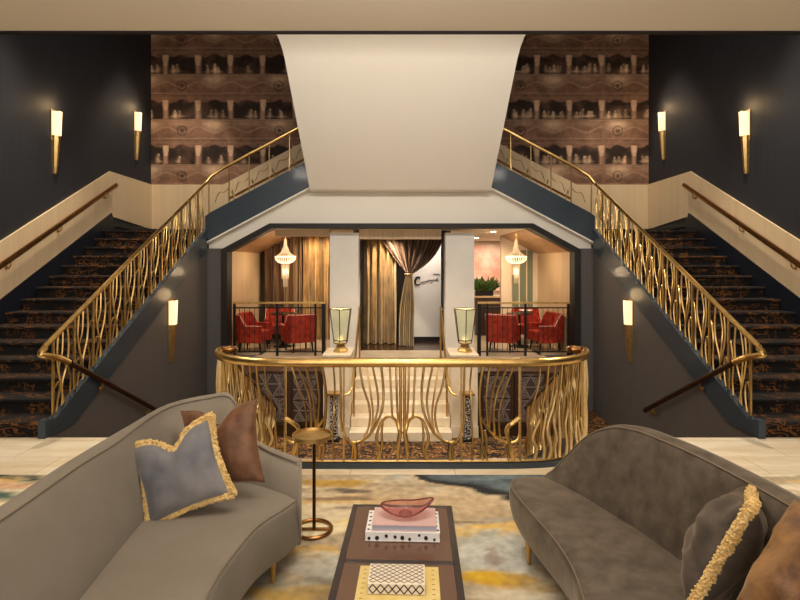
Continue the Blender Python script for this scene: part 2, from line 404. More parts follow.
struct('ceiling_restaurant_far', MB().box(2.45, 4.6, 13, 16.2, 2.47, 2.6), 'ceil')
struct('wall_restaurant_back', MB().box(-3.42, 1.2, 12.95, 13.1, 0, 2.5), 'darkwood')
struct('wall_restaurant_far', MB().box(1.0, 4.6, 16.2, 16.3, 0, 2.6), 'palewall')
struct('wall_partition_left', MB().box(-.97, -.88, 11.1, 12.95, 0, 2.47), 'darkwood')
struct('wall_partition_right', MB().box(.97, 1.06, 11.1, 16.2, 0, 2.47), 'darkwood')
struct('wall_window_right', MB().box(2.72, 3.46, 12.96, 13.1, 0, .35).box(2.72,3.46,12.96,13.1,2.14,2.47).box(2.47,2.72,12.96,13.1,0,2.47).box(3.28,3.46,12.96,13.1,0,2.47), 'palewall')
w = MB()
for x in (2.735, 2.92, 3.10, 3.265): w.box(x-.012, x+.012, 13.0, 13.05, .35, 2.14)
w.box(2.72,3.28,13.0,13.05,.35,.38); w.box(2.72,3.28,13.0,13.05,2.11,2.14)
wf = struct('window_1', w, 'palewall'); g = MB().box(2.72,3.28,13.03,13.04,.36,2.13).build('window_pane', 'greenglass', wf)
# square columns either side of the entrance and the low header between them
for s, nm in ((-1,'left'),(1,'right')):
    struct('wall_column_'+nm, MB().box(s*.86+.04, s*1.43+.04, 10.56, 10.95, 0, 2.40), 'pillar')
    struct('trim_jamb_'+nm, MB().box(s*.82+.04, s*.92+.04, 10.97, 11.10, 0, 2.47), 'frame')
struct('trim_header', MB().box(-.82, .82, 10.62, 10.95, 2.28, 2.47), 'beige')
struct('trim_header_side', MB().box(-2.5,-1.40,10.7,10.9,2.34,2.47), 'beige')
# terrace front wall, piers and pale steps up from the lower landing
for s, nm in ((-1,'left'),(1,'right')):
    struct('wall_terrace_'+nm, MB().box(s*1.27, s*2.80, 8.76, 9.95, -1.2, 0).box(s*2.74, s*2.80, 9.95, YL+.12, -1.2, -.13), 'darkwood')
    struct('wall_pier_'+nm, MB().box(s*.83, s*1.26, 8.70, 9.45, -1.05, .27).box(s*.81, s*1.28, 8.68, 9.47, .27, .30), 'cream')
for s, nm in ((-1,'left'),(1,'right')):
    struct('trim_pier_skirt_'+nm, MB().box(s*.82, s*1.27, 8.685, 8.70, -1.05, -.86), 'cream')
# ================================================================== STAIRCASES
def flight(s, side):
    t = thing('staircase', f'broad {side} staircase in dark patterned carpet climbing beside the {side} wall', 'staircase', (s*4.6, YS, 0), 'carpeted staircases')
    m = MB(); xa, xb = s*(XI+.045), s*(XO-.046)
    for i in range(NST):
        y = YS+i*RUN; z = RIS*(i+1)
        poly = [(y+.02,z-RIS),(y+.02,z-.05),(y-.012,z-.03),(y-.012,z-.008),(y,z),(YS+(i+1)*RUN+.03,z),(YS+(i+1)*RUN+.03,z-RIS)]
        m.prism(poly, xa, xb)
    m.build('carpeted_steps', 'stairs', t, 25)
    MB().prism([(YS+.3,0),(YL,ZL-.25),(YL,ZL-.45),(YS+.9,-.0)], xa, xb).build('understairs', 'grey', t)
    MB().box(s*(XI+.045), s*(XO-.046), YL+.03, YB-.055, ZL-.2, ZL).build('landing', 'stairs', t)
    # slate-blue outer string with a blunt foot
    m = MB()
    m.prism([(YS-.02,0),(YS-.02,.160),(YS+.15,.160),(YL-.04,nose(YL-.04)-.09),(YL-.04,nose(YL-.04)-.50),(YS+.48,0)], s*(XI-.04), s*(XI+.042))
    m.box(s*(XI-.05), s*(XI+.02), YS-.045, YS+.03, 0, .188)
    m.build('string_board', 'blue', t, 0)
    # upper flight turning towards the centre
    t2 = thing('upper_staircase', f'{side} upper flight turning in from the {side} landing behind a blue string', 'staircase', (s*2.7, YL+.8, ZL), 'upper stair flights')
    m = MB()
    for i in range(7):
        x = XI-.30*i; z = ZL+.16*(i+1)
        m.box(s*x, s*max(1.712,x-.30), YL+.12, YB-.05, z-.16 if i else z-.15, z)
    m.build('carpeted_steps', 'stairs', t2)
    m = MB(); m.prism([(s*3.62,SB(3.62)+.03),(s*3.70,SB(3.70)+.13),(s*3.70,ST(3.7)-.02),(s*3.6,ST(3.6)),(s*1.705,ST(1.705)),(s*1.705,SB(1.705)+.03)], YL-.03, YL+.10, 'y')
    m.build('string_board', 'blue', t2)
    m = MB(); m.prism([(s*3.70,SB(3.70)-.0),(s*3.70,SB(3.70)+.03),(s*1.705,SB(1.705)+.03),(s*1.705,SB(1.705))], YL-.035, YB-.1, 'y')
    m.build('plaster_underside', 'white', t2)
    # flight down to the lower landing
    t3 = thing('lower_staircase', f'{side} lower flight going down to the sunken landing inside the {side} grey wall', 'staircase', (s*2.8, 6.5, -1.05), 'lower stair flights')
    m = MB()
    for i in range(6):
        y = YS+i*.33; z = -.15*(i+1)
        m.box(s*1.86, s*(XI-.01), y, y+.335, -1.04, z)
    m.build('carpeted_steps', 'pitcarpet', t3)
    m = MB(); m.prism([(5.36,.09),(5.5,.02),(7.6,-1.0),(7.6,-1.05),(5.36,-1.05)], s*1.72, s*1.85)
    m.build('string_board', 'blue', t3)
flight(-1, 'left'); flight(1, 'right')
t = thing('entrance_steps', 'pale stone steps rising from the sunken landing to the restaurant', 'steps', (0,8.6,-1.05))
for i in range(7):
    z = -1.05+.15*(i+1); y = 8.5+.28*i
    if i < 6: MB().box(-.82, .82, y, 10.18, z-.15, z).build('step', 'cream', t, 0, bevel=.008)

# ================================================================== METAL RAILINGS
def stair_railing(s, side):
    t = thing('stair_railing', f'{side} stair railing of twisted gilt bars beside the dark carpeted steps', 'railing', (s*XI, YS, 0), 'gilt stair railings')
    X = s*XI; base = lambda y: nose(y)-.066; top = lambda y: nose(y)+.76
    # handrail: rises along the flight, bends inwards at the landing, follows the upper flight
    pts = [(X, YS+.02, top(YS+.02)+.0), (X, YS+.3, top(YS+.3)), (X, YL-.3, top(YL-.3)), (X, YL-.04, top(YL-.04)), (s*(XI-.10), YL+.03, 3.46), (s*(XI-.35), YL+.03, NF(XI-.35)+.875), (s*1.6, YL+.03, NF(1.6)+.885)]
    m = MB().tube(pts, .031, 10, flat=.8); m.build('handrail', 'brass', t)
    # turned end that drops towards the wall rail
    e = cr([(X, YS+.03, top(YS)), (X-s*.01, YS-.05, top(YS)-.055), (X-s*.05, YS+.02, top(YS)-.085), (X-s*.075, YS+.14, top(YS)-.125), (X-s*.08, YS+.30, top(YS)-.20)], 6)
    MB().tube(e, .033, 10).build('rail_end', 'brass', t)
    rnd = random.Random(3)
    n = 12
    for i in range(n):
        y0 = YS+.16+i*.372
        def P(dy, h, dx=0):
            y = y0+dy; return (X+dx, y, base(y)+(top(y)-.03-base(y))*h)
        MB().tube([P(0,0),P(0,1)], .019, 4, flat=.7).build('post', 'brass', t, 0)
        j = rnd.uniform(-.015,.015)
        if y0 > YL-.16: continue
        mid = .15+j
        for k, (u0, u1) in enumerate(((.075,.065),(.155,.135),(.235,.265))):
            c = cr([P(u0+.01,1),P(u1,.74,.012*(k%2)),P(u1+(.025 if k < 1 else -.02),.52,-.012*(k%2)),P(mid+(k-1)*.014,.30),P(mid+.015,.16),P(mid+.03+(k-1)*.03,0)], 4)
            MB().tube(c, .0105 if k in (0,2) else .0085, 5).build('baluster', 'brass' if k % 2 else 'brass_soft', t)
        c = cr([P(.01,.34),P(.06,.40,.012),P(.10,.30,.012),P(.08,.14),P(.05,0)], 4)
        MB().tube(c, .010, 5).build('twig', 'brass_soft', t)
        c = cr([P(.34,.72),P(.30,.66,-.012),P(.275,.44,-.01),P(.305,.2),P(.29,0)], 4)
        if y0 < YL-.3: MB().tube(c, .010, 5).build('twig', 'brass', t)
    # bars of the upper flight
    for i in range(6):
        x = XI-.05-.385*i
        if x < 1.7: break
        zb, zt = ST(x)+.012, NF(x)+.86
        MB().tube([(s*x,YL+.03,zb),(s*x,YL+.03,zt)], .016, 4, flat=.7).build('post', 'brass', t, 0)
        x2 = x-.11
        if i > 0 and x2 > 1.7:
            c = cr([(s*x2,YL+.03,ST(x2)+.004),(s*(x2+.02),YL+.02,ST(x2)+.10),(s*(x2+.05),YL+.03,ST(x2)+.19),(s*(x2+.06),YL+.05,ST(x2)+.13)], 4)
            MB().tube(c, .011, 5).build('scroll', 'brass_soft', t)
        c = cr([(s*(x-.12),YL+.03,ST(x)+.22),(s*(x-.19),YL+.03,ST(x-.19)+.30),(s*(x-.30),YL+.03,ST(x-.3)+.26),(s*(x-.385),YL+.03,ST(x-.385)+.30)], 4)
        if x-.385 > 1.6: MB().tube(c, .009, 5).build('scroll', 'brass_soft', t)
    # dark rail on the grey wall going down
    h = thing('stair_handrail', f'dark handrail sloping down the {side} grey wall behind the sofa', 'handrail', (s*(XI-.08), YS, .7), 'descending wall handrails')
    p = [(X-s*.085, YS+.33, top(YS)-.215), (X-s*.085, 7.9, top(YS)-.19-SL*2.12*1.02)]
    MB().tube(p, .034, 10, flat=.75).build('rail', 'bronze', h)
    for f in (.30, .88):
        q = Vector(p[0]).lerp(Vector(p[1]), f)
        MB().tube(cr([(q.x,q.y,q.z-.03),(q.x,q.y,q.z-.08),(q.x+s*.016,q.y,q.z-.11),(X-s*.056,q.y,q.z-.10)],4), .010, 6).sph((X-s*.060,q.y,q.z-.10),.03,10,6,(.4,1,1)).build('bracket', 'brass', h)
    # upper wall rail over the wainscot
    h = thing('stair_handrail', f'polished brown handrail on the pale {side} wainscot above the carpeted stairs', 'handrail', (s*(XO-.10), YS, 1), 'wainscot handrails')
    hz = lambda y: nose(y)+.725
    xr = s*(XO-.10)
    MB().tube([(xr,YS-.2,hz(YS-.2)),(xr,YL-.05,hz(YL-.05)),(xr,YL+.01,hz(YL)+.0)], .040, 10, flat=.75).build('rail', 'antique', h)
    for y in (6.2, 7.38, 8.5, 9.85):
        z = hz(y)
        MB().tube(cr([(xr,y,z-.03),(xr,y,z-.09),(xr+s*.03,y,z-.13),(s*(XO-.032),y,z-.12)],4), .010, 6).sph((s*(XO-.04),y,z-.12),.03,10,6,(.4,1,1)).build('bracket', 'brass', h)
    # rail on the back wall beside the upper flight
    h = thing('stair_handrail', f'thin handrail on the back wainscot beside the {side} upper flight', 'handrail', (s*2.9, YB-.1, 3.4), 'back wall handrails')
    MB().tube([(s*3.75,YB-.10,NF(3.75)+.68),(s*1.72,YB-.10,NF(1.72)+.68)], .022, 8).build('rail', 'antique', h)
    for x in (3.45, 2.7, 1.95):
        z = NF(x)+.68
        MB().tube(cr([(s*x,YB-.10,z-.02),(s*x,YB-.10,z-.07),(s*x,YB-.037,z-.09)],4), .009, 6).build('bracket', 'brass', h)
stair_railing(-1, 'left'); stair_railing(1, 'right')

# ---- bowed balustrade at the lobby edge
bal = thing('balustrade', 'bowed gilt balustrade of branching bars in the middle facing the coffee table', 'railing', (0,4.68,.05))
line = cr([(-1.815,5.30,0)]+[(x*1.0,y-.0,0) for x, y in [(-1.76,5.12),(-1.63,4.91),(-1.40,4.76),(-1.1,4.69),(-.5,4.68),(0,4.68),(.5,4.68),(1.1,4.69),(1.40,4.76),(1.63,4.91),(1.76,5.12)]]+[(1.815,5.30,0)], 10)
MB().tube([(p.x,p.y,.925) for p in line], .040, 12, flat=1.0).build('handrail', 'brass', bal)
MB().tube([(p.x,p.y,.062) for p in line], .013, 6, flat=1.0).build('bottom_rail', 'brass_soft', bal)
for s in (-1, 1):                                   # scrolled rail ends
    c = []
    for k in range(0, 15):
        a = k/14*2.1*PI; r = .085*(1-k/14*.55)
        c.append((s*(1.730+r*math.cos(a)), 5.30+r*math.sin(a), .925+.03*k/14))
    MB().tube(c, [.040-.0012*i for i in range(15)], 10).build('scroll_end', 'antique', bal)
ZB0, ZB1 = .07, .90
def bay(x0, x1, kind):
    def P(u, v, dy=0): return (x0+(x1-x0)*u, 4.68+dy, ZB0+(ZB1-ZB0)*v)
    R = random.Random(kind*7+int(x0*10))
    def bar(pts, r=.0095, name='baluster', mm='brass'):
        q = [P(u, v, R.uniform(-.012,.012)) for u, v in pts]
        MB().tube(cr(q, 5), r, 6).build(name, mm, bal)
    if kind == 1:
        bar([(.10,1),(.09,.7),(.07,.45),(.05,.33)])
        bar([(.21,1),(.19,.75),(.17,.5),(.155,.455)])
        bar([(.36,1),(.32,.74),(.35,.52),(.50,.315),(.65,.22),(.82,.185),(.94,.225),(1,.30)], .011)
        bar([(.51,1),(.41,.65),(.46,.42),(.54,.30)])
        bar([(.62,1),(.53,.68),(.50,.45),(.545,.29)], .008)
        bar([(.73,1),(.67,.78),(.56,.56),(.565,.37),(.65,.235)])
        bar([(.04,.28),(.10,.41),(.22,.465),(.34,.41),(.42,.30),(.43,.2),(.39,.10),(.43,0)], .013)
        bar([(.33,.41),(.35,.28),(.345,.14),(.39,0)], .010)
        bar([(.82,.185),(.80,.1),(.81,0)], .020, 'stem')
        bar([(.84,.185),(.85,.1),(.86,0)], .012, 'stem')
        bar([(.0,.30),(.06,.25),(.075,.12),(.08,0)], .012, 'stem')
    else:
        bar([(.06,1),(.05,.7),(.05,.45),(.02,.3)])
        bar([(.18,1),(.155,.8),(.17,.6),(.165,.45),(.19,.30),(.18,0)], .008)
        bar([(.37,1),(.31,.74),(.315,.48),(.36,.24),(.34,.12),(.37,0)], .013)
        bar([(.40,.32),(.43,.2),(.41,.1),(.44,0)], .012)
        bar([(.33,.46),(.47,.32),(.62,.235),(.80,.185),(.94,.21),(1,.27)], .012)
        bar([(.49,1),(.42,.65),(.46,.35)])
        bar([(.65,1),(.52,.65),(.48,.33)])
        bar([(.80,1),(.63,.74),(.55,.5),(.58,.26)])
        bar([(.90,1),(.76,.76),(.64,.5),(.66,.24)], .008)
        bar([(1,.45),(.86,.39),(.78,.32),(.82,.17),(.89,0)], .020, 'stem')
        bar([(.80,.185),(.79,.1),(.81,0)], .012, 'stem')
for s in (-1, 1):
    bay(s*.005, s*.515, 1); bay(s*.515, s*1.03, 2)
    for x in (.515, 1.03):
        MB().tube([(s*x,4.68,.06),(s*x,4.68,.91)], .020, 4, flat=.6).build('post', 'brass', bal, 0)
for dx in (-.018, .018):
    MB().tube(cr([(dx*2.6,4.68,.06),(dx*1.6,4.68,.22),(dx,4.68,.36),(dx,4.68,.91)],4), .014, 6).build('post', 'brass', bal)
# curved ends: leaning strings, then broad flat leaves
L = len(line)
def at(f):
    x = f*(L-1); i = min(int(x), L-2); return line[i].lerp(line[i+1], x-i)
for s in (-1, 1):
    fr = [i/(L-1) for i in range(L) if s*line[i].x > 1.05]
    f0, f1 = min(fr), max(fr)
    lo, hi = (f0, f1) if s > 0 else (f1, f0)
    def E(u, v, o=0):
        p = at(lo+(hi-lo)*max(0,min(1,u))); n = Vector((s*.6,-.8,0)) if u > .4 else Vector((0,-1,0))
        return (p.x+n.x*o, p.y+n.y*o, ZB0+(ZB1-ZB0)*v)
    R = random.Random(11)
    for k in range(9):
        u = .05+k*.065
        MB().tube(cr([E(u+.05,1),E(u+.035,.78,R.uniform(-.01,.01)),E(u-.01,.5,R.uniform(-.01,.015)),E(u-.02,.25),E(u-.05+R.uniform(-.02,.02),0)],4), .011 if k % 2 else .008, 6).build('baluster', 'brass', bal)
    for k in range(10):
        u = .06+k*.055+R.uniform(-.015,.015); h = R.uniform(.38,.72); w = R.uniform(-.05,.06)
        MB().tube(cr([E(u,0),E(u+.3*w,.12,R.uniform(0,.02)),E(u-.25*w,.45*h,.012),E(u+.7*w,.75*h),E(u+w+.02,h,-.01)],4), [.014]*9+[.011]*5+[.004]*3, 6).build('twig', 'gilt', bal)
    for k in range(9):
        u = .60+k*.048
        MB().tube(cr([E(u,0),E(u+.012,.3,R.uniform(-.01,.02)),E(u-.01,.65,R.uniform(-.01,.02)),E(u+.005,1)],4), .017, 6, flat=.7).build('leaf_bar', 'gilt', bal)
    MB().tube([E(.58,0),E(.58,1)], .020, 4, flat=.7).build('post', 'brass', bal, 0)
# ---- railings that go down beside the lower flights
for s, side in ((-1,'left'),(1,'right')):
    t = thing('stair_railing', f'gilt railing descending behind the {side} end of the bowed balustrade', 'railing', (s*1.785,5.4,0), 'descending gilt railings')
    zt = lambda y: .93-(y-5.3)*.52; zb = lambda y: .04-(y-5.5)*.486
    p = [(s*1.785,5.40,zt(5.36)),(s*1.785,7.62,zt(7.62))]
    MB().tube(p, .028, 8).build('handrail', 'bronze', t)
    R = random.Random(5+s)
    for k in range(34):
        y = 5.42+k*.064
        def Q(dy, v): return (s*1.785+R.uniform(-.015,.015), y+dy, zb(y+dy)+(zt(y+dy)-zb(y+dy))*v)
        j = R.uniform(-.05,.05)
        MB().tube(cr([Q(0,0),Q(.03+j,.25),Q(-.02-j,.5),Q(.03,.75),Q(j*.5,1)],4), R.choice([.009,.012,.017]), 6).build('baluster', 'gilt' if k % 3 else 'brass', t)
# ---- slim brass rails beside the pale steps
for s, side in ((-1,'left'),(1,'right')):
    t = thing('step_handrail', f'slim curved brass handrail at the {side} edge of the pale steps', 'handrail', (s*.76,10.2,0), 'brass step handrails')
    c = cr([(s*.80,10.30,.90),(s*.785,10.22,.93),(s*.77,10.05,.86),(s*.77,8.70,-.08),(s*.775,8.55,-.19),(s*.82,8.48,-.27),(s*.90,8.46,-.30)], 6)
    MB().tube(c, .020, 8).build('rail', 'brass', t)
    MB().tube([(s*.77,10.16,-.145),(s*.775,10.16,.90)], .020, 8).build('post', 'brass', t)
    MB().tube([(s*.77,8.86,-.748),(s*.77,8.86,.02)], .016, 8).build('post', 'brass', t)
# ---- black terrace railings
for s, side in ((-1,'left'),(1,'right')):
    t = thing('terrace_railing', f'black picket railing with brass top in front of the {side} red chairs', 'railing', (s*2.3,10.3,0), 'terrace railings')
    x0, x1 = s*1.46+.05*(s>0), s*3.24+.05*(s>0); y = 10.34
    MB().box(x0, x1, y-.025, y+.025, 1.01, 1.045).build('top_rail', 'brass_soft', t)
    MB().box(x0, x1, y-.012, y+.012, .92, .945).box(x0, x1, y-.012, y+.012, .07, .09).build('cross_rail', 'black', t)
    for x, w in ((1.48,.035),(1.64,.018),(2.38,.022),(3.21,.022)):
        MB().box(s*x-w+.05*(s>0), s*x+w+.05*(s>0), y-w, y+w, 0, 1.01).build('post', 'black', t)
    for k in range(15):
        x = 1.74+k*.098+.05*(s>0)
        if abs(x-2.36) > .03: MB().box(s*x-.0045, s*x+.0045, y-.0045, y+.0045, .08, .93).build('picket', 'black', t)
# ================================================================== MURALS
def mural(s, side):
    x0, x1, z0, z1 = 1.715, XO-.001, 3.50, 6.95
    st = .018
    nx, nz = int((x1-x0)/st), int((z1-z0)/st)
    xs = np.linspace(x0, x1, nx)*s; zs = np.linspace(z0, z1, nz)
    Xg, Zg = np.meshgrid(xs, zs)
    sd = 10+s
    wob = (fbm(Xg*3+50, Zg*3, sd)-.5)*.03
    tier = (Zg-3.50+wob)/1.0; ti = np.floor(tier).astype(int); tv = tier-ti           # 0..1 up each tier
    bayp = .715
    bu = (Xg-s*1.6+wob)/bayp; bi = np.floor(bu).astype(int); uv = bu-bi               # 0..1 across each box
    base = np.array(lin((134,98,78))); light = np.array(lin((214,178,146))); dark = np.array(lin((30,19,15)))
    C = np.ones(Xg.shape+(3,))*base
    n = fbm(Xg*5+30, Zg*5, sd+1, 5)[..., None]
    C = C*(.55+.9*n)*(.75+.5*fbm(Xg*14+7, Zg*14, sd+8, 4)[..., None])
    def mix(mask, col, C): return C*(1-mask[..., None])+mask[..., None]*np.asarray(col)
    sm = lambda a, lo, hi: np.clip((a-lo)/(hi-lo), 0, 1)
    # parapet 0..0.48, opening 0.48..0.90, cornice 0.90..1
    glow = np.exp(-((uv-.5)/.30)**2-((tv-.34)/.12)**2)*.75*((bi % 2) == 0)+np.exp(-((uv-.5)/.5)**2-((tv-.38)/.06)**2)*.3
    C = mix(np.clip(glow*1.15,0,1), light, C)
    fest = np.exp(-((tv-.24-.10*np.cos((uv-.5)*2*PI)*-.6)/.018)**2)*((tv > .08) & (tv < .42)); C = mix(fest*.35, light, C)
    # round medallions on the parapet
    rr = np.sqrt(((uv-.5)*bayp)**2+(tv-.22)**2)
    med = ((rr < .115) & (rr > .085)) | (rr < .05)
    C = mix(med*.6*((bi % 3) == 1), dark, C)
    for a in (.045, .445, .475, .955): C = mix(np.exp(-((tv-a)/.010)**2)*.40, light, C)
    for a in (.465, .96, .02): C = mix(np.exp(-((tv-a)/.010)**2)*.35, dark, C)
    top = .90-.07*np.abs(uv-.5)**2*4+.020*np.cos(uv*2*PI*2)+(fbm(Xg*14+9,Zg*2,sd+6,3)-.5)*.06
    opn = sm(tv, .475, .49)*sm(top-tv, 0, .02)*sm(uv, .07, .10)*sm(1-uv, .07, .10)
    C = mix(opn*.93, dark, C); C = mix(opn*.35*np.clip((fbm(Xg*4+3, Zg*5, sd+9, 4)-.5)*4, 0, 1), base, C)
    # pale column with capital between boxes
    cu = np.minimum(uv, 1-uv)
    colm = sm(.058-cu, 0, .02)*((tv > .49) & (tv < .9))
    C = mix(colm*.45, light, C)
    C = mix((sm(.13-cu, 0, .02)*((bi % 4 == 0) & (uv < .5)))*.55, base*1.2, C)
    cap = sm(.10-cu-.3*np.maximum(0,.80-tv), 0, .02)*((tv > .66) & (tv < .90))
    C = mix(cap*.75, light*1.15, C)
    # audience: pale figures leaning on the parapet edge
    rng = np.random.RandomState(40+s)
    for t in range(0, 4):
        for b in range(int(np.floor(bu.min())), int(np.ceil(bu.max()))):
            k = rng.randint(1, 5) if s < 0 else rng.randint(3, 7)
            for q in range(k):
                fx = (b+rng.uniform(.2,.8))*bayp+s*1.6; fz = 3.5+t+.50+rng.uniform(.0,.03); h = rng.uniform(.10,.17)
                c = light*rng.uniform(.5,1.4)
                wl = rng.uniform(.03,.10)
                ar = np.exp(-((Xg-fx-rng.uniform(-.06,.06))/wl)**2-((Zg-fz-.02)/.020)**2); C = mix(np.clip(ar*.7, 0, 1), c*.85, C)
                hd = np.exp(-(((Xg-fx-rng.uniform(-.02,.02))/.020)**2+((Zg-fz-h)/.025)**2)**2)
                bd = np.exp(-(((Xg-fx)/rng.uniform(.026,.05))**2+((Zg-fz-h*.38)/(h*.45))**2))
                C = mix(np.clip(bd*.8, 0, 1), c*rng.choice([.8,1,1.3]), C); C = mix(np.clip(hd, 0, 1)*.9, c, C)
    C = C*(.8+.4*fbm(Xg*18, Zg*18, sd+3, 3)[..., None])
    m = MB(); y = YB-.012
    m.v = [(float(Xg[j,i]), y, float(Zg[j,i])) for j in range(nz) for i in range(nx)]
    m.f = [(j*nx+i, j*nx+i+1, (j+1)*nx+i+1, (j+1)*nx+i) for j in range(nz-1) for i in range(nx-1)]
    k = len(m.v)
    m.add([(xs[0],YB-.001,zs[0]),(xs[-1],YB-.001,zs[0]),(xs[-1],YB-.001,zs[-1]),(xs[0],YB-.001,zs[-1])], [(0,1,2,3)])
    a, b, c, d = 0, nx-1, nz*nx-1, (nz-1)*nx
    m.f += [(a,b,k+1,k),(b,c,k+2,k+1),(c,d,k+3,k+2),(d,a,k,k+3)]
    col = np.ones((len(m.v), 4)); col[:k, :3] = np.clip(C.reshape(-1, 3), 0, 1); col[k:, :3] = base
    m.col = col
    o = m.build('wall_mural', M['mural'], None, 0)
    tag(o, f'sepia mural of theatre boxes with spectators on the back wall behind the {side} stairs', 'mural', 'theatre box murals')
M['mural'] = attr_mat('sepia_mural_print', .8, .25, 60)
mural(-1, 'left'); mural(1, 'right')

# ================================================================== RUG
M['rug'] = attr_mat('watercolour_rug', .95, .55, 16, .25, 350, .1)
def rug():
    x0, x1, y0, y1, st, h = -4.3, 4.3, .3, 4.50, .025, .014
    nx, ny = int((x1-x0)/st)+1, int((y1-y0)/st)+1
    xs, ys = np.linspace(x0, x1, nx), np.linspace(y0, y1, ny); X, Y = np.meshgrid(xs, ys)
    wx = X+(fbm(X*2.2+20, Y*3.4+3, 1, 5)-.5)*.42; wy = Y+(fbm(X*2+60, Y*4+9, 2, 6)-.5)*.24
    L = lambda *c: np.array(lin(c))
    n = fbm(wx*1.6+5, wy*3.2, 3, 6)
    C = L(206,192,164)+(L(166,150,124)-L(206,192,164))*np.clip((n-.40)*5, 0, 1)[..., None]
    C = C+(L(218,210,190)-C)*np.clip((fbm(wx*1.3, wy*2.5+40, 4)-.52)*5, 0, .7)[..., None]
    st1 = np.clip((fbm(wx*1.1+3, wy*7, 31, 5)-.55)*7, 0, 1)[..., None]; C = C+(L(132,116,96)-C)*st1*.6
    st2 = np.clip((fbm(wx*1.7+13, wy*5+2, 37, 5)-.58)*8, 0, 1)[..., None]; C = C+(L(206,168,84)-C)*st2*.75
    st3 = np.clip((fbm(wx*2.3+33, wy*4+8, 41, 5)-.60)*9, 0, 1)[..., None]; C = C+(L(150,156,152)-C)*st3*.7
    def blob(cx, cy, rx, ry, col, k=1.0, soft=.3, ang=0):
        nonlocal C
        a, b = wx-cx, wy-cy; u, v = a*math.cos(ang)+b*math.sin(ang), -a*math.sin(ang)+b*math.cos(ang)
        d = np.sqrt((u/rx)**2+(v/ry)**2); m = np.clip((1-d)/soft, 0, 1)*k*np.clip((fbm(wx*3.1+cx*7, wy*6+cy*5, 21, 5)-.22)*3.6, 0, 1)
        C = C*(1-m[..., None])+m[..., None]*L(*col)
    yel, ochre, navy, grey, tan, ink = (212,174,84), (180,146,72), (62,74,86), (184,184,176), (176,154,122), (26,28,33)
    blob(0,4.15,.9,.32,tan,.8,.6); blob(.30,3.92,.7,.22,tan,.8)
    blob(-.58,4.36,.36,.085,ochre,1); blob(-.56,4.20,.38,.07,(74,62,52),.9); blob(-.50,4.02,.34,.05,(120,98,84),.8); blob(-.42,3.85,.3,.04,(98,74,66),.7)
    # ink-blue wash along the far edge, dark where the pigment gathered at its rim
    yb = np.interp(wx, [.05,.22,.40,.66,.86,1.05,1.6,2.2], [4.55,4.34,4.21,4.08,3.93,3.86,3.9,4.3])
    d = wy-yb; m = np.clip(d/.03, 0, 1)*np.clip((2.3-wx)/.3, 0, 1)
    C = C*(1-m[..., None])+m[..., None]*(L(100,116,126)+(L(22,26,32)-L(100,116,126))*np.clip(np.exp(-(d/.15)**2)*1.9+(fbm(wx*3,wy*6,9,5)-.42)*2.6, 0, 1)[..., None])
    blob(.42,3.70,.12,.022,ink,.9,.5); blob(.52,3.56,.34,.10,yel,1.2); blob(.80,3.60,.2,.09,yel,1.1)
    blob(.62,3.28,.42,.20,grey,1.1); blob(.50,3.26,.06,.14,(150,136,126),.8); blob(.45,3.02,.26,.10,yel,1.2); blob(.68,2.98,.3,.09,ochre,.9); blob(.40,2.80,.2,.08,ochre,.9)
    blob(-.36,3.66,.12,.10,yel,.9); blob(-.55,3.55,.3,.12,(226,212,172),1); blob(-.5,3.15,.42,.16,grey,.9); blob(-.40,2.98,.3,.05,(120,108,90),.6); blob(-.52,2.86,.4,.10,ochre,.9)
    blob(-3.4,4.46,.8,.07,(52,62,48),1.2); blob(-3.3,4.30,.7,.06,(196,156,124),1); blob(-3.4,4.12,.6,.12,(88,106,92),1.1)
    blob(2.9,4.38,.6,.07,yel,1.2,.35,-.12); blob(3.4,4.22,.6,.09,(228,218,196),1); blob(3.1,4.0,.5,.1,ochre,.9)
    for cx, cy, c in ((-2.5,3.6,navy),(-2.6,2.2,ochre),(2.6,2.8,grey),(2.5,1.6,yel),(0,1.4,navy),(-1.0,1.0,yel),(1.3,.9,tan)):
        blob(cx, cy, .6, .25, c, .9)
    m = MB()
    m.v = [(float(xs[i]), float(ys[j]), h) for j in range(ny) for i in range(nx)]
    m.f = [(j*nx+i, j*nx+i+1, (j+1)*nx+i+1, (j+1)*nx+i) for j in range(ny-1) for i in range(nx-1)]
    k = len(m.v); m.add([(x0,y0,.001),(x1,y0,.001),(x1,y1,.001),(x0,y1,.001)], [(0,3,2,1)])
    a, b, c, d = 0, nx-1, ny*nx-1, (ny-1)*nx
    m.f += [(a,k,k+1,b),(b,k+1,k+2,c),(c,k+2,k+3,d),(d,k+3,k,a)]
    col = np.ones((len(m.v), 4)); col[:k, :3] = C.reshape(-1, 3); col[k:, :3] = L(200,185,150); m.col = col
    tag(m.build('rug', 'rug', None, 0), 'watercolour patterned rug in cream, yellow and ink blue under the coffee table', 'rug')
rug()

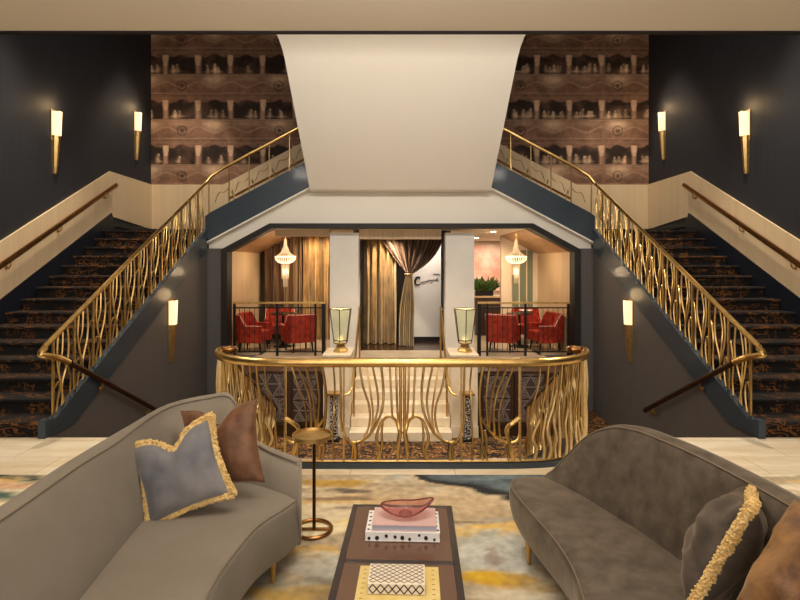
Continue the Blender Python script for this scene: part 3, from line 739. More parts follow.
# ================================================================== SOFAS
def outline_seat(front, back, n=9):
    return [(p.x, p.y) for p in cr([(x, y, 0) for x, y in front+back], n, True)]
def seat_mesh(ol, levels):
    """stack of inset outlines"""
    k = len(ol); P = [Vector((x, y)) for x, y in ol]
    area = sum(P[i].x*P[(i+1) % k].y-P[(i+1) % k].x*P[i].y for i in range(k)); sg = 1 if area > 0 else -1
    N = []
    for i in range(k):
        t = (P[(i+1) % k]-P[i-1]).normalized(); N.append(Vector((-t.y, t.x))*sg)
    secs = [[(P[i].x+N[i].x*ins, P[i].y+N[i].y*ins, z) for i in range(k)] for ins, z in levels]
    return secs
def back_sections(keys, n=6, thick=.10):
    A = cr([(b[0], b[1], zt) for b, t, zt in keys], n); T = cr([(t[0], t[1], zt) for b, t, zt in keys], n)
    out, inn, oute = [], [], []
    for a, t in zip(A, T):
        b = Vector((a.x, a.y, 0)); d = Vector((t.x-a.x, t.y-a.y, 0)); w = d.length; d.normalize(); zt = t.z; th = min(thick, w*.55)
        hh = zt-.40
        prof = [(.02,.30),(-.005,.40),(w*.06,.40+hh*.25),(w*.26,.40+hh*.55),((w-th)*.80,.40+hh*.85),(w-th-.004,zt-.022),(w-th+.008,zt-.004),(w-th*.5,zt+.006),(w-.012,zt-.002),(w,zt-.022),
                (w+.012,.40+hh*.5),(w-.005,.30),(w-.05,.135),(.06,.135)]
        out.append([tuple(b+d*o+Vector((0,0,z))) for o, z in prof])
        inn.append(b+d*(w-th+.002)+Vector((0,0,zt-.004)))
        oute.append(b+d*(w-.004)+Vector((0,0,zt-.006)))
    return out, inn, oute
def shrink(sec, f, push):
    c = sum((Vector(p) for p in sec), Vector())/len(sec)
    return [tuple(c+(Vector(p)-c)*f+push) for p in sec]
def sofa_leg(x, y, t, mm='brass_soft'):
    MB().tube([(x,y,.15),(x,y,.0150)], [.020,.012], 10).build('leg', mm, t)
# -- left sofa
t = thing('sofa', 'curved taupe velvet sofa with high wrapping back on the left holding two cushions', 'sofa', (-1.1,2.2,0))
front = [(-.625,3.18),(-.655,3.03),(-.765,2.80),(-.805,2.57),(-.825,2.34),(-.81,2.1),(-.77,1.8),(-.70,1.4),(-.60,1.05)]
back = [(-.78,.93),(-1.22,1.0),(-1.34,1.6),(-1.38,2.18),(-1.42,2.6),(-1.44,2.9),(-1.42,3.2),(-1.24,3.42),(-.98,3.42),(-.78,3.30)]
ol = outline_seat(front, back)
seat = MB().loft(seat_mesh(ol, [(.05,.13),(.012,.145),(0,.17),(0,.39),(.006,.408),(.02,.419),(.05,.424),(.07,.426)], ), caps='tess').build('seat', 'sofa1', t, 50)
top = [(p[0],p[1],.418) for p in seat_mesh(ol, [(.012,.416)])[0]]
MB().tube(top, .0055, 6, closed=True).build('seat_piping', 'pipe1', seat)
keys = [((-1.18,.95),(-1.40,.90),.80),((-1.30,1.6),(-1.52,1.5),.88),((-1.345,2.18),(-1.56,2.05),.88),((-1.385,2.6),(-1.585,2.52),.88),((-1.40,2.86),(-1.575,3.05),.88),
        ((-1.385,3.12),(-1.54,3.48),.885),((-1.25,3.30),(-1.36,3.70),.89),((-1.09,3.345),(-1.20,3.72),.885),((-.99,3.325),(-1.09,3.66),.68),((-.86,3.265),(-.94,3.55),.605),((-.635,3.10),(-.675,3.36),.585)]
secs, inn, oute = back_sections(keys)
d = (Vector((-.635,3.10,0))-Vector((-.80,3.23,0))).normalized()
secs += [shrink(secs[-1], .985, d*.03), shrink(secs[-1], .93, d*.045)]
bk = MB().loft(secs).build('backrest', 'sofa1', t, 50)
MB().tube(inn, .0055, 6).build('back_piping', 'pipe1', bk)
e = secs[-2]; MB().tube(e, .005, 6, closed=True).build('arm_piping', 'pipe1', bk)
for x, y in ((-.74,2.98),(-1.36,3.42),(-.86,1.2),(-1.3,1.2)): sofa_leg(x, y, t)
# -- right sofa
t = thing('sofa', 'curved mocha velvet sofa with sloping armless end on the right of the coffee table', 'sofa', (1.1,2.2,0))
front = [(.655,3.32),(.658,3.20),(.685,3.00),(.735,2.68),(.745,2.42),(.715,2.18),(.66,1.8),(.60,1.4),(.56,1.1)]
back = [(.75,.95),(1.15,1.0),(1.32,1.5),(1.36,2.0),(1.32,2.42),(1.20,2.88),(1.08,3.2),(.95,3.42),(.80,3.455),(.70,3.42)]
ol = outline_seat(front, back)
seat = MB().loft(seat_mesh(ol, [(.10,.13),(.06,.14),(.02,.22),(0,.30),(-.003,.38),(.004,.405),(.02,.418),(.05,.424),(.07,.426)], ), caps='tess').build('seat', 'sofa2', t, 50)
top = [(p[0],p[1],.414) for p in seat_mesh(ol, [(.008,.414)])[0]]
MB().tube(top, .0042, 6, closed=True).build('seat_piping', 'pipe2', seat)
keys = [((1.20,1.0),(1.42,.95),.82),((1.30,1.5),(1.50,1.45),.90),((1.32,2.0),(1.525,1.95),.90),((1.285,2.41),(1.48,2.45),.90),((1.20,2.75),(1.40,2.78),.90),((1.15,2.88),(1.33,2.96),.895),
        ((1.10,3.02),(1.255,3.10),.86),((1.04,3.17),(1.17,3.27),.76),((.98,3.30),(1.08,3.42),.60),((.92,3.38),(1.00,3.49),.47),((.88,3.42),(.95,3.50),.425)]
secs, inn, oute = back_sections(keys, thick=.11)
bk = MB().loft(secs).build('backrest', 'sofa2', t, 50)
MB().tube(inn, .0042, 6).build('back_piping', 'pipe2', bk)
for x, y in ((.735,3.16),(1.2,3.1),(.78,1.2),(1.25,1.2)): sofa_leg(x, y, t)

# ================================================================== CUSHIONS
def cushion(name, label, group, centre, ex, ey, w, h, T, mm, edge=None, chop=0, n=26, seed=0, edgename='fringe', wr=.012, bow=.10):
    ex = Vector(ex).normalized(); ez = ex.cross(Vector(ey)).normalized(); ey = ez.cross(ex)
    t = thing(name, label, 'cushion', centre, group)
    t.rotation_euler = Matrix((ex, ey, ez)).transposed().to_euler()
    rnd = random.Random(seed)
    def pos(u, v, sd):
        x = u*w/2*(1-bow*(1-v*v)); y = v*h/2*(1-bow*(1-u*u))
        if chop:
            y -= chop*math.exp(-((u-.0)/.30)**2)*max(0, v)**2
            x *= 1+.03*max(0, v)*abs(u)
        th = T/2*max(0,(1-u*u)*(1-v*v))**.42
        if chop: th *= 1-.45*math.exp(-(u/.16)**2)*max(0, v)**1.2
        k = min(1,(1-u*u)*(1-v*v)*6)
        th += k*wr*(mnoise.noise(Vector((u*2.2+seed, v*2.2, sd*3)))+.6*mnoise.noise(Vector((u*5+seed, v*2.5-u*3, sd*5))))
        return (x, y, sd*max(th, .001))
    m = MB(); g = [math.sin((i/n*2-1)*PI/2) for i in range(n+1)]
    idx = {}
    for sd in (1, -1):
        for j in range(n+1):
            for i in range(n+1):
                edgev = i in (0, n) or j in (0, n)
                key = (i, j, 0 if edgev else sd)
                if key not in idx: idx[key] = len(m.v); m.v.append(pos(g[i], g[j], sd) if not edgev else (*pos(g[i], g[j], 1)[:2], 0))
        for j in range(n):
            for i in range(n):
                q = [idx[(a, b, 0 if a in (0,n) or b in (0,n) else sd)] for a, b in ((i,j),(i+1,j),(i+1,j+1),(i,j+1))]
                m.f.append(tuple(q if sd > 0 else q[::-1]))
    cov = m.build('cover', mm, t, 60, local=True)
    rim = [(u, -1) for u in g[:-1]]+[(1, v) for v in g[:-1]]+[(-u, 1) for u in g[:-1]]+[(-1, -v) for v in g[:-1]]
    R = [Vector((*pos(u, v, 1)[:2], 0)) for u, v in rim]
    if edge == 'fringe':
        m = MB()
        dense = cr(R, 6, True); k = len(dense)
        m.tube(dense, [.016+.006*rnd.random() for _ in dense], 7, closed=True)
        for i in range(k):
            p = dense[i]; o = Vector((p.x, p.y, 0)).normalized()
            tang = (dense[(i+1) % k]-dense[i-1]).normalized(); out = Vector((tang.y, -tang.x, 0))
            if out.dot(o) < 0: out = -out
            for q in range(3):
                a = rnd.uniform(-1.1, 1.1); ln = rnd.uniform(.020,.030)
                dd = (out*math.cos(a)+Vector((0,0,1))*math.sin(a)+tang*rnd.uniform(-.5,.5)).normalized()
                b = p+tang*rnd.uniform(-.004,.004)
                m.tube([b, b+dd*ln*.6, b+dd*ln+tang*rnd.uniform(-.008,.008)], [.008,.0075,.004], 5)
        m.build('fringe', 'fringe', t, 60, local=True)
    elif edge:
        MB().tube(R, .005, 6, closed=True).build('piping', edge, t, 60, local=True)
    return t
cushion('cushion', 'blue-grey velvet cushion with gold fringe leaning in the taupe sofa', None, (-1.235,2.93,.660), (.93,.14,.33), (-.34,.18,.92), .45, .43, .17, 'bluevelvet', 'fringe', chop=.085, seed=2)
cushion('cushion', 'chestnut brown velvet cushion behind the blue-grey one on the taupe sofa', None, (-1.085,3.17,.715), (.95,-.22,.20), (-.19,.18,.95), .50, .47, .18, 'brownvelvet', 'brownvelvet', chop=.095, seed=5)
cushion('cushion', 'grey-brown velvet cushion seen edge-on with a thick gold fringe on the mocha sofa', None, (1.235,2.09,.70), (.42,-.10,.86), (-.52,-.85,.28), .46, .44, .23, 'greyvelvet', 'fringe', seed=9, wr=.02)
cushion('cushion', 'caramel crushed velvet cushion at the near end of the mocha sofa', None, (1.275,1.60,.765), (.5,.1,.73), (-.31,.83,.10), .46, .46, .30, 'caramel', 'caramel', seed=14, wr=.03, bow=.04)

# ================================================================== COFFEE TABLE AND BOOKS
t = thing('coffee_table', 'long dark bronze coffee table with inset glass panels between the two sofas', 'table', (-.045,2.25,0), None, None)
a = math.radians(-2.0)
t.rotation_euler = (0,0,a)
W, y0, y1 = .2865, -.90, .84
m = MB()
for x in (-W, W-.032): m.box(x, x+.032, y0, y1, .345, .400)
for y in (y0, y0+.565, y0+1.155-.02, y1-.032): m.box(-W+.032, W-.032, y, y+.032, .345, .400)
m.build('frame', 'tableframe', t, 0, local=True, bevel=.003)
ys = [y0+.032, y0+.565, y0+1.135, y1-.032]
for i in range(3):
    a0 = ys[i]+(.032 if i else 0); MB().box(-W+.032, W-.032, a0, ys[i+1], .38, .397).build('glass_panel', 'tableglass', t, 0, local=True)
for x in (-W+.03, W-.03):
    for y in (y0+.03, y1-.03): MB().box(x-.022, x+.022, y-.022, y+.022, .015, .345).build('leg', 'tableframe', t, 0, local=True)
MB().box(-W+.03, W-.03, y0+.03, y1-.03, .10, .12).build('lower_shelf', 'tableframe', t, 0, local=True)
cover_of = lambda b: [c for c in b.children if c.name.startswith('cover')][0]
def book(name, label, x, y, z, w, d, h, cov, pages=None, rz=0, group=None):
    t = thing(name, label, 'book', (x,y,z), group); t.rotation_euler = (0,0,rz)
    MB().box(-w/2,w/2,-d/2,d/2,0,.004).box(-w/2,w/2,-d/2,d/2,h-.004,h).box(-w/2,-w/2+.004,-d/2,d/2,.004,h-.004).build('cover', cov, t, 0, local=True)
    MB().box(-w/2+.004,w/2-.003,-d/2+.002,d/2-.003,.004,h-.004).build('page_block', pages or cov, t, 0, local=True)
    return t
z0 = .4005
b = book('book', 'white book with black spots at the bottom of the far stack', -.013, 2.795, z0, .375, .235, .046, 'bookwhite', 'bookwhite', a)
R = random.Random(4); m = MB()
for k in range(9):
    x = -.165+k*.041+R.uniform(-.006,.006); z = .023+R.uniform(-.011,.011); r = R.uniform(.007,.011)
    m.prism([(x+r*math.cos(q*PI/5)*R.uniform(.8,1.1), max(.002, min(.044, z+r*math.sin(q*PI/5)))) for q in range(10)], -.1185, -.1172, 'y')
for k in range(5):
    for sx in (-1, 1):
        x = sx*(.174+R.uniform(-.004,.004)); y = -.09+k*.045; r = .007
        m.prism([(x+r*math.cos(q*PI/5), y+r*math.sin(q*PI/5)) for q in range(10)], .0455, .0468, 'z')
m.build('spot_print', 'dot', cover_of(b), 0, local=True)
book('book', 'blush pink book with grey pages under the pink glass bowl', -.006, 2.785, z0+.0475, .325, .195, .030, 'pink', 'page', a)
b = book('book', 'yellow paperback lying under the lattice patterned box', -.040, 2.26, z0, .355, .36, .012, 'yellow', 'bookwhite', a)
m = MB()
for sx in (-1, 1):
    for k in range(8): m.box(sx*.152-.007, sx*.152+.006, .15-k*.035, .153-k*.035, .012, .0125)
m.build('printed_text', 'dot', cover_of(b), 0, local=True)
m = MB().box(-.075,.0,-.158,-.125,.012,.0126); m.build('printed_picture', 'pic', cover_of(b), 0, local=True)
m = MB()
for k in range(4): m.box(.02+k*.03,.04+k*.03,-.15,-.143,.012,.0125).box(.03+k*.025,.04+k*.025,-.165,-.16,.012,.0125)
m.build('printed_text', 'dot', cover_of(b), 0, local=True)
# lattice box
t = thing('keepsake_box', 'cream box with black diamond lattice on the yellow paperback', 'box', (-.045,2.302,z0+.0135)); t.rotation_euler = (0,0,a)
bw, bd, bh = .240, .146, .046
MB().box(-bw/2,bw/2,-bd/2,bd/2,0,bh*.62).build('body', 'cream2', t, 0, local=True, bevel=.002)
MB().box(-bw/2-.001,bw/2+.001,-bd/2-.001,bd/2+.001,bh*.64,bh).build('lid', 'cream2', t, 0, local=True, bevel=.002); lid = [c for c in t.children if c.name.startswith('lid')][0]
m = MB()
def seg2(m, p, q, w, f):
    d = (Vector(q)-Vector(p)); l = d.length; d /= l; nn = Vector((-d.y, d.x))*w
    m.add([f(*(Vector(p)+nn),0),f(*(Vector(q)+nn),0),f(*(Vector(q)-nn),0),f(*(Vector(p)-nn),0),f(*(Vector(p)+nn),1),f(*(Vector(q)+nn),1),f(*(Vector(q)-nn),1),f(*(Vector(p)-nn),1)],
          [(0,1,2,3),(4,7,6,5),(0,4,5,1),(1,5,6,2),(2,6,7,3),(3,7,4,0)])
topf = lambda x, y, e: (x, y, bh+.0002+.0008*e)
NX, NY = 7, 5; cw, ch = (bw-.01)/NX, (bd-.01)/NY
for i in range(NX):
    for j in range(NY):
        x, y = -bw/2+.005+i*cw, -bd/2+.005+j*ch
        seg2(m,(x,y+ch/2),(x+cw/2,y+ch),.0013,topf); seg2(m,(x+cw/2,y+ch),(x+cw,y+ch/2),.0013,topf)
        seg2(m,(x,y+ch/2),(x+cw/2,y),.0013,topf); seg2(m,(x+cw/2,y),(x+cw,y+ch/2),.0013,topf)
frf = lambda x, z, e: (x, -bd/2-.0012-.0008*e, z)
for i in range(NX):
    x = -bw/2+.005+i*cw; z, hh = .004, bh-.008
    for p, q in (((x,z+hh/2),(x+cw/2,z+hh)),((x+cw/2,z+hh),(x+cw,z+hh/2)),((x,z+hh/2),(x+cw/2,z)),((x+cw/2,z),(x+cw,z+hh/2))): seg2(m,p,q,.0024,frf)
m.build('lattice_inlay', 'dot', lid, 0, local=True)
# pink glass bowl
t = thing('glass_bowl', 'pink glass leaf-shaped bowl on top of the blush book', 'bowl', (.0,2.80,z0+.0785)); t.rotation_euler = (0,0,a)
def bowl_ring(f, inner):
    out = []
    for k in range(36):
        q = 2*PI*k/36; c, s_ = math.cos(q), math.sin(q)
        L_ = .130*(1+.12*max(0,c)**3); Wd = .074
        x = L_*c*f; y = Wd*s_*f*(1-.25*abs(c)**2)
        rim = .030+.052*max(0,c)**2.2+.018*max(0,-c)**2+.010*s_
        z = rim*max(0,(f-.25)/.75)**1.6
        if inner: z += .006; x *= .95; y *= .93
        out.append((x, y, z+.0005))
    return out
fs = [.15,.3,.45,.6,.75,.88,1.0]
secs = [bowl_ring(f, False) for f in fs]+[bowl_ring(f, True) for f in reversed(fs)]
MB().loft(secs).build('body', 'pinkglass', t, 60, local=True)
r = bowl_ring(1.0, False); MB().tube([(x,y,z+.003) for x,y,z in r], .0042, 6, closed=True).build('rim', 'pinkglassrim', t, 60, local=True)
MB().lathe([(.001,.0072),(.03,.0075),(.036,.0095),(.02,.011),(.001,.011)],20).build('dark_centre', 'pinkglassrim', t, 60, local=True)

# brass drinks table
t = thing('side_table', 'small round brass drinks table on a ring base beside the taupe sofa', 'side table', (-.600,3.56,.014))
MB().lathe([(.001,.640),(.122,.640),(.124,.634),(.130,.634),(.131,.662),(.126,.662),(.124,.648),(.001,.648)], 40, (-.613,3.56,0)).build('tray_top', 'brass_soft', t)
MB().tube([(-.600,3.56+.0,.02),(-.600,3.56,.640)], .0115, 12).build('pole', 'bronze', t)
c = [(-.61+.125*math.cos(2*PI*k/40), 3.56+.125*math.sin(2*PI*k/40), .0265) for k in range(40)]
MB().tube(c, .012, 8, closed=True).build('ring_base', 'antique', t)
MB().tube([(-.735,3.56,.0265),(-.485,3.56,.0265)], .009, 6).build('base_bar', 'antique', t)
# ================================================================== WALL SCONCES
def sconce(label, loc, rz, glow=5):
    t = thing('wall_sconce', label, 'wall lamp', loc, 'brass and ribbed glass wall sconces')
    def ring(z, w, d):   # half-hexagon plan, wall at y=0
        return [(-w,0,z),(-w*.95,d*.55,z),(-w*.45,d,z),(w*.45,d,z),(w*.95,d*.55,z),(w,0,z)]
    MB().loft([ring(-.03,.028,.035),ring(.0,.035,.05),ring(.575,.070,.095)]).build('brass_body', 'brass_soft', t, 20, local=True)
    sh = MB().loft([ring(.577,.067,.092),ring(.955,.076,.104),ring(.957,.05,.07)]).build('glass_shade', 'glasslit', t, 20, local=True)
    MB().box(-.080,.080,.0,.012,.50,.985).build('back_plate', 'brass', t, 0, local=True)
    m = MB()
    for x in (-.05, 0, .05): m.tube([(x*.6,.096,.58),(x*.68,.108,.965)], .006, 6)
    m.build('glass_ribs', 'glasslit', sh, 60, local=True)
    t.rotation_euler = (0,0,rz)
    d = Matrix.Rotation(rz, 3, 'Z') @ Vector((0,.16,0))
    light('sconce_light', 'POINT', (loc[0]+d.x, loc[1]+d.y, loc[2]+1.06), glow, (1,.66,.32), .11)
    return t
H = PI/2
sconce('brass wall sconce on the left navy wall nearer the lobby', (-XO,8.46,3.24), -H)
sconce('brass wall sconce on the left navy wall beside the mural', (-XO,11.1,3.97), -H)
sconce('brass wall sconce on the right navy wall nearer the lobby', (XO,8.46,3.24), H)
sconce('brass wall sconce on the right navy wall beside the mural', (XO,11.1,3.97), H)
sconce('brass wall sconce on the grey wall under the left stairs', (-XI,8.56,.235), -H, 2.2)
sconce('brass wall sconce on the grey wall under the right stairs', (XI,8.56,.235), H, 2.2)

# ================================================================== RESTAURANT
def chandelier(label, x, y, zr, zb, r):
    t = thing('chandelier', label, 'chandelier', (x,y,zr), 'beaded chandeliers')
    m = MB(); n = 28
    for k in range(n):
        a = 2*PI*k/n; c, s = math.cos(a), math.sin(a)
        m.tube([(x+.02*c,y+.02*s,zr+.40),(x+r*.16*c,y+r*.16*s,zr+.26),(x+r*.42*c,y+r*.42*s,zr+.12),(x+r*.96*c,y+r*.96*s,zr+.02)], .008, 4)
    m.build('bead_canopy', 'chandcone', t)
    m = MB()
    for k in range(n):
        a = 2*PI*k/n; c, s = math.cos(a), math.sin(a)
        m.tube([(x+r*c,y+r*s,zr+.02),(x+r*.98*c,y+r*.98*s,zr-.04),(x+r*.70*c,y+r*.70*s,zr-.10),(x+r*.40*c,y+r*.40*s,zr-.12)], .009, 4)
    m.tube([(x+r*math.cos(2*PI*k/36),y+r*math.sin(2*PI*k/36),zr+.02) for k in range(36)], .016, 6, closed=True)
    m.build('bead_bowl', 'chand', t)
    m = MB()
    for k in range(18):
        a = 2*PI*k/18; c, s = math.cos(a), math.sin(a); q = r*(.22 if k % 2 else .38)
        m.tube([(x+q*c,y+q*s,zr-.14),(x+q*c*.9,y+q*s*.9,zb+(.0 if k % 2 else .18))], .006, 4)
    m.build('bead_strands', 'chandtail', t)
    MB().tube([(x,y,zr+.39),(x,y,2.465)], .008, 6).lathe([(.001,0),(.05,0),(.05,.02),(.001,.02)],16,(x,y,2.448)).build('stem', 'brass', t)
    light('chandelier_light', 'POINT', (x,y,zr-.30), 16, (1,.72,.42), .12)
chandelier('beaded chandelier before the brown curtain in the left dining bay', -2.48, 11.55, 1.915, 1.28, .215)
chandelier('beaded chandelier before the green window in the right dining bay', 2.52, 11.55, 1.915, 1.36, .215)
# tapered glass lamps on the piers
def pier_lamp(x, side):
    t = thing('pier_lamp', f'tapered pale green glass lamp standing on the {side} stone pier', 'lamp', (x,9.02,.30), 'tapered pier lamps')
    def hexa(z, r): return [(x+r*math.cos(PI/6+k*PI/3)*1.0, 9.02+r*math.sin(PI/6+k*PI/3), z) for k in range(6)]
    MB().loft([hexa(.301,.13),hexa(.325,.135),hexa(.38,.085),hexa(.42,.07),hexa(.445,.125),hexa(.46,.128)]).build('base', 'brass', t, 20)
    sh = MB().loft([hexa(.461,.118),hexa(1.02,.193),hexa(1.02,.185),hexa(.52,.112)], caps=False).build('glass_shade', 'lampglass', t, 20)
    m = MB()
    for k in range(6):
        a = PI/6+k*PI/3; m.tube([(x+.121*math.cos(a),9.02+.121*math.sin(a),.461),(x+.197*math.cos(a),9.02+.197*math.sin(a),1.025)], .007, 5)
    m.tube(hexa(1.025,.197), .007, 5, closed=True); m.tube(hexa(.50,.126), .008, 5, closed=True)
    m.build('shade_frame', 'bronze', sh)
    MB().sph((x,9.02,.53),.045,10,8).build('bulb', 'lampglow', t)
    light('pier_lamp_light', 'POINT', (x,9.02,1.12), 5, (1,.72,.36), .06)
pier_lamp(-1.01, 'left'); pier_lamp(1.09, 'right')
for s, side in ((-1,'left'),(1,'right')):
    x = s*1.07
    t = thing('pedestal_stand', f'slim black and white inlaid stand against the {side} stone pier', 'stand', (x,8.57,-1.05), 'inlaid stands')
    MB().box(x-.11,x+.11,8.46,8.675,-.31,-.28).build('top', 'brass_soft', t, 0)
    MB().box(x-.055,x+.055,8.52,8.63,-1.02,-.31).build('column', 'bw', t, 0)
    MB().box(x-.09,x+.09,8.48,8.67,-1.05,-1.02).build('base', 'black', t, 0)
# lattice panels under the terrace
def panel(x0, x1, label):
    t = thing('lattice_panel', label, 'panel', ((x0+x1)/2,8.75,-1.0), 'triangle lattice panels')
    z0, z1 = -.80, .05-.06; y = 8.755
    MB().box(x0-.05,x0,y-.03,y,z0-.06,z1+.04).box(x1,x1+.05,y-.03,y,z0-.06,z1+.04).box(x0,x1,y-.03,y,z0-.06,z0).box(x0,x1,y-.03,y,z1,z1+.04).build('frame', 'darkwood', t, 0)
    MB().box(x0,x1,y-.012,y-.002,z0,z1).build('backing', 'panelback', t, 0)
    m = MB(); f = lambda x, z, e: (x, y-.013-.008*e, z)
    n = 2; w = (x1-x0)/n; h = w*.87; rows = int((z1-z0)/h)+1
    def clip(p, q):
        (xa,za),(xb,zb) = p, q
        if za > z1 and zb > z1: return None
        if zb > z1: k = (z1-za)/(zb-za); xb, zb = xa+(xb-xa)*k, z1
        if za > z1: k = (z1-zb)/(za-zb); xa, za = xb+(xa-xb)*k, z1
        return (xa,za),(xb,zb)
    for r in range(rows):
        z = z0+r*h; o = 0
        if z < z1: seg2(m,(x0,z+.004),(x1,z+.004),.006,f)
        for i in range(n):
            xa = x0+i*w
            tri = [(xa,z),(xa+w,z),(xa+w/2,z+h)] if r % 2 == 0 else [(xa,z+h),(xa+w,z+h),(xa+w/2,z)]
            c = (sum(p[0] for p in tri)/3, sum(p[1] for p in tri)/3)
            for k in range(3):
                e = clip(tri[k], tri[(k+1) % 3]) 
                if e and Vector(e[0]) != Vector(e[1]): seg2(m,*e,.007,f)
                e = clip(tri[k], c)
                if e and Vector(e[0]) != Vector(e[1]): seg2(m,*e,.004,f)
                q = [Vector(p).lerp(Vector(c), .42) for p in tri]
                e = clip(tuple(q[k]), tuple(q[(k+1) % 3]))
                if e and Vector(e[0]) != Vector(e[1]): seg2(m,*e,.003,f)
    m.build('lattice', 'lattice', t, 0)
panel(-2.33,-1.86,'lattice panel under the left terrace, farther from the stone pier'); panel(-1.76,-1.36,'lattice panel under the left terrace, next to the stone pier')
panel(1.36,1.80,'lattice panel under the right terrace, next to the stone pier'); panel(1.92,2.35,'lattice panel under the right terrace, farther from the stone pier')
# red tub chairs
def chair_proto(label, loc, rz):
    t = thing('dining_chair', label, 'chair', loc, 'red velvet dining chairs'); t.rotation_euler = (0,0,rz)
    # local: faces +y
    path = cr([(-.30,.27,0),(-.315,.0,0),(-.30,-.17,0),(-.235,-.265,0),(0,-.29,0),(.235,-.265,0),(.30,-.17,0),(.315,.0,0),(.30,.27,0)], 5)
    secs, tops = [], []
    for i, p in enumerate(path):
        f = p.y; hgt = .55 if f > -.05 else .55+.22*min(1,(-.05-f)/.12)**.8
        nn = Vector((p.x, p.y*1.0, 0)).normalized(); th = .065
        a, b = p, p-nn*th
        secs.append([(a.x,a.y,.20),(a.x*1.03,a.y*1.06,hgt-.03),(a.x*1.02,a.y*1.05,hgt-.005),((a.x+b.x)/2,(a.y+b.y)/2,hgt+.01),(b.x,b.y,hgt-.01),(b.x,b.y,.36),(b.x,b.y,.20)])
        tops.append((a.x*1.03,a.y*1.06,hgt-.012))
    bk = MB().loft(secs).build('backrest', 'red', t, 50, local=True)
    MB().tube(tops, .008, 5).build('piping', 'redpipe', bk, 60, local=True)
    MB().prism([(-.232,.27),(-.24,-.12),(-.17,-.218),(.17,-.218),(.24,-.12),(.232,.27)], .21, .42, 'z').build('seat', 'red', t, 0, local=True, bevel=.02)
    for x, y in ((-.2,.2),(.2,.2),(-.19,-.2),(.19,-.2)):
        MB().tube([(x,y,.22),(x*1.08,y*1.12,.003)], [.024,.014], 8).build('leg', 'black', t, 60, local=True)
    return t
c0 = chair_proto('red velvet tub chair at the left end of the left dining bay', (-3.0,10.95,0), -H-.12)
dup(c0, (-2.72,12.08,0), PI+.15, 'red velvet tub chair behind the table in the left dining bay')
dup(c0, (-2.06,10.95,0), .50, 'red velvet tub chair nearest the left column in the left dining bay')
dup(c0, (2.10,10.95,0), -.40, 'red velvet tub chair nearest the right column in the right dining bay')
dup(c0, (2.86,12.10,0), PI-.1, 'red velvet tub chair behind the table in the right dining bay')
dup(c0, (2.98,10.95,0), H+.2, 'red velvet tub chair at the right end of the right dining bay')
for s, side in ((-1,'left'),(1,'right')):
    x = s*2.52+.06*(s>0); y = 11.50
    t = thing('dining_table', f'small dark round table among the red chairs in the {side} bay', 'table', (x,y,0), 'dark dining tables')
    MB().lathe([(.001,.70),(.27,.70),(.28,.712),(.27,.725),(.001,.725)],28,(x,y,0)).build('top', 'taber', t)
    MB().lathe([(.001,0),(.20,0),(.20,.015),(.03,.05),(.025,.70),(.001,.70)],20,(x,y,0)).build('pedestal', 'black', t)
x, y = 2.72, 11.52
o = MB().lathe([(.001,.726),(.06,.726),(.085,.75),(.15,.775),(.155,.785),(.14,.782),(.07,.757),(.001,.75)],28,(x,y,0)).build('serving_bowl', 'whiteware')
tag(o, 'white bowl on the dark table in the right dining bay', 'bowl')
# curtains
def drape(name, mm, grid, parent=None, th=.012):
    """grid rows of points, given thickness along y"""
    R, Cn = len(grid), len(grid[0]); m = MB()
    m.v = [tuple(p) for r in grid for p in r]+[(p[0],p[1]+th,p[2]) for r in grid for p in r]; k = R*Cn
    for j in range(R-1):
        for i in range(Cn-1):
            a, b, c, d = j*Cn+i, j*Cn+i+1, (j+1)*Cn+i+1, (j+1)*Cn+i
            m.f += [(a,b,c,d),(k+d,k+c,k+b,k+a)]
    for j in range(R-1):
        for i in (0, Cn-1): m.f.append((j*Cn+i,(j+1)*Cn+i,k+(j+1)*Cn+i,k+j*Cn+i))
    for i in range(Cn-1):
        for j in (0, R-1): m.f.append((j*Cn+i,j*Cn+i+1,k+j*Cn+i+1,k+j*Cn+i))
    return m.build(name, mm, parent, 70)
def straight(x0, x1, y, z0, z1, folds, amp, seed):
    g = []; R = random.Random(seed); ph = [R.uniform(0,6) for _ in range(6)]
    for j in range(13):
        v = j/12; row = []
        for i in range(121):
            u = i/120
            w = math.sin(u*folds*2*PI+ph[0]+.5*math.sin(u*9+ph[1])+.25*math.sin(v*3+u*20))+.45*math.sin(u*folds*3.7*PI+ph[2]+v*.6)
            row.append((x0+(x1-x0)*u+.01*math.sin(v*5+u*30), y+amp*w*(.75+.25*v), z1+(z0-z1)*v))
        g.append(row)
    return g
tag(drape('curtain', 'curt', straight(-3.26,-2.30,12.60,.01,2.42,4.5,.11,1)), 'dark bronze velvet curtain across the left half of the left bay back wall', 'curtain', 'back wall curtains')
tag(drape('curtain', 'curt2', straight(-2.28,-1.05,12.60,.01,2.42,6,.11,2)), 'gold velvet curtain across the back of the left bay beside the left column', 'curtain', 'back wall curtains')
tag(drape('curtain', 'curt2', straight(-.82,-.08,11.80,.015,2.36,4.5,.11,3)), 'gold crushed velvet curtain hanging straight in the central entrance', 'curtain', 'entrance curtains')
g = []
tie = (.20, 1.56)
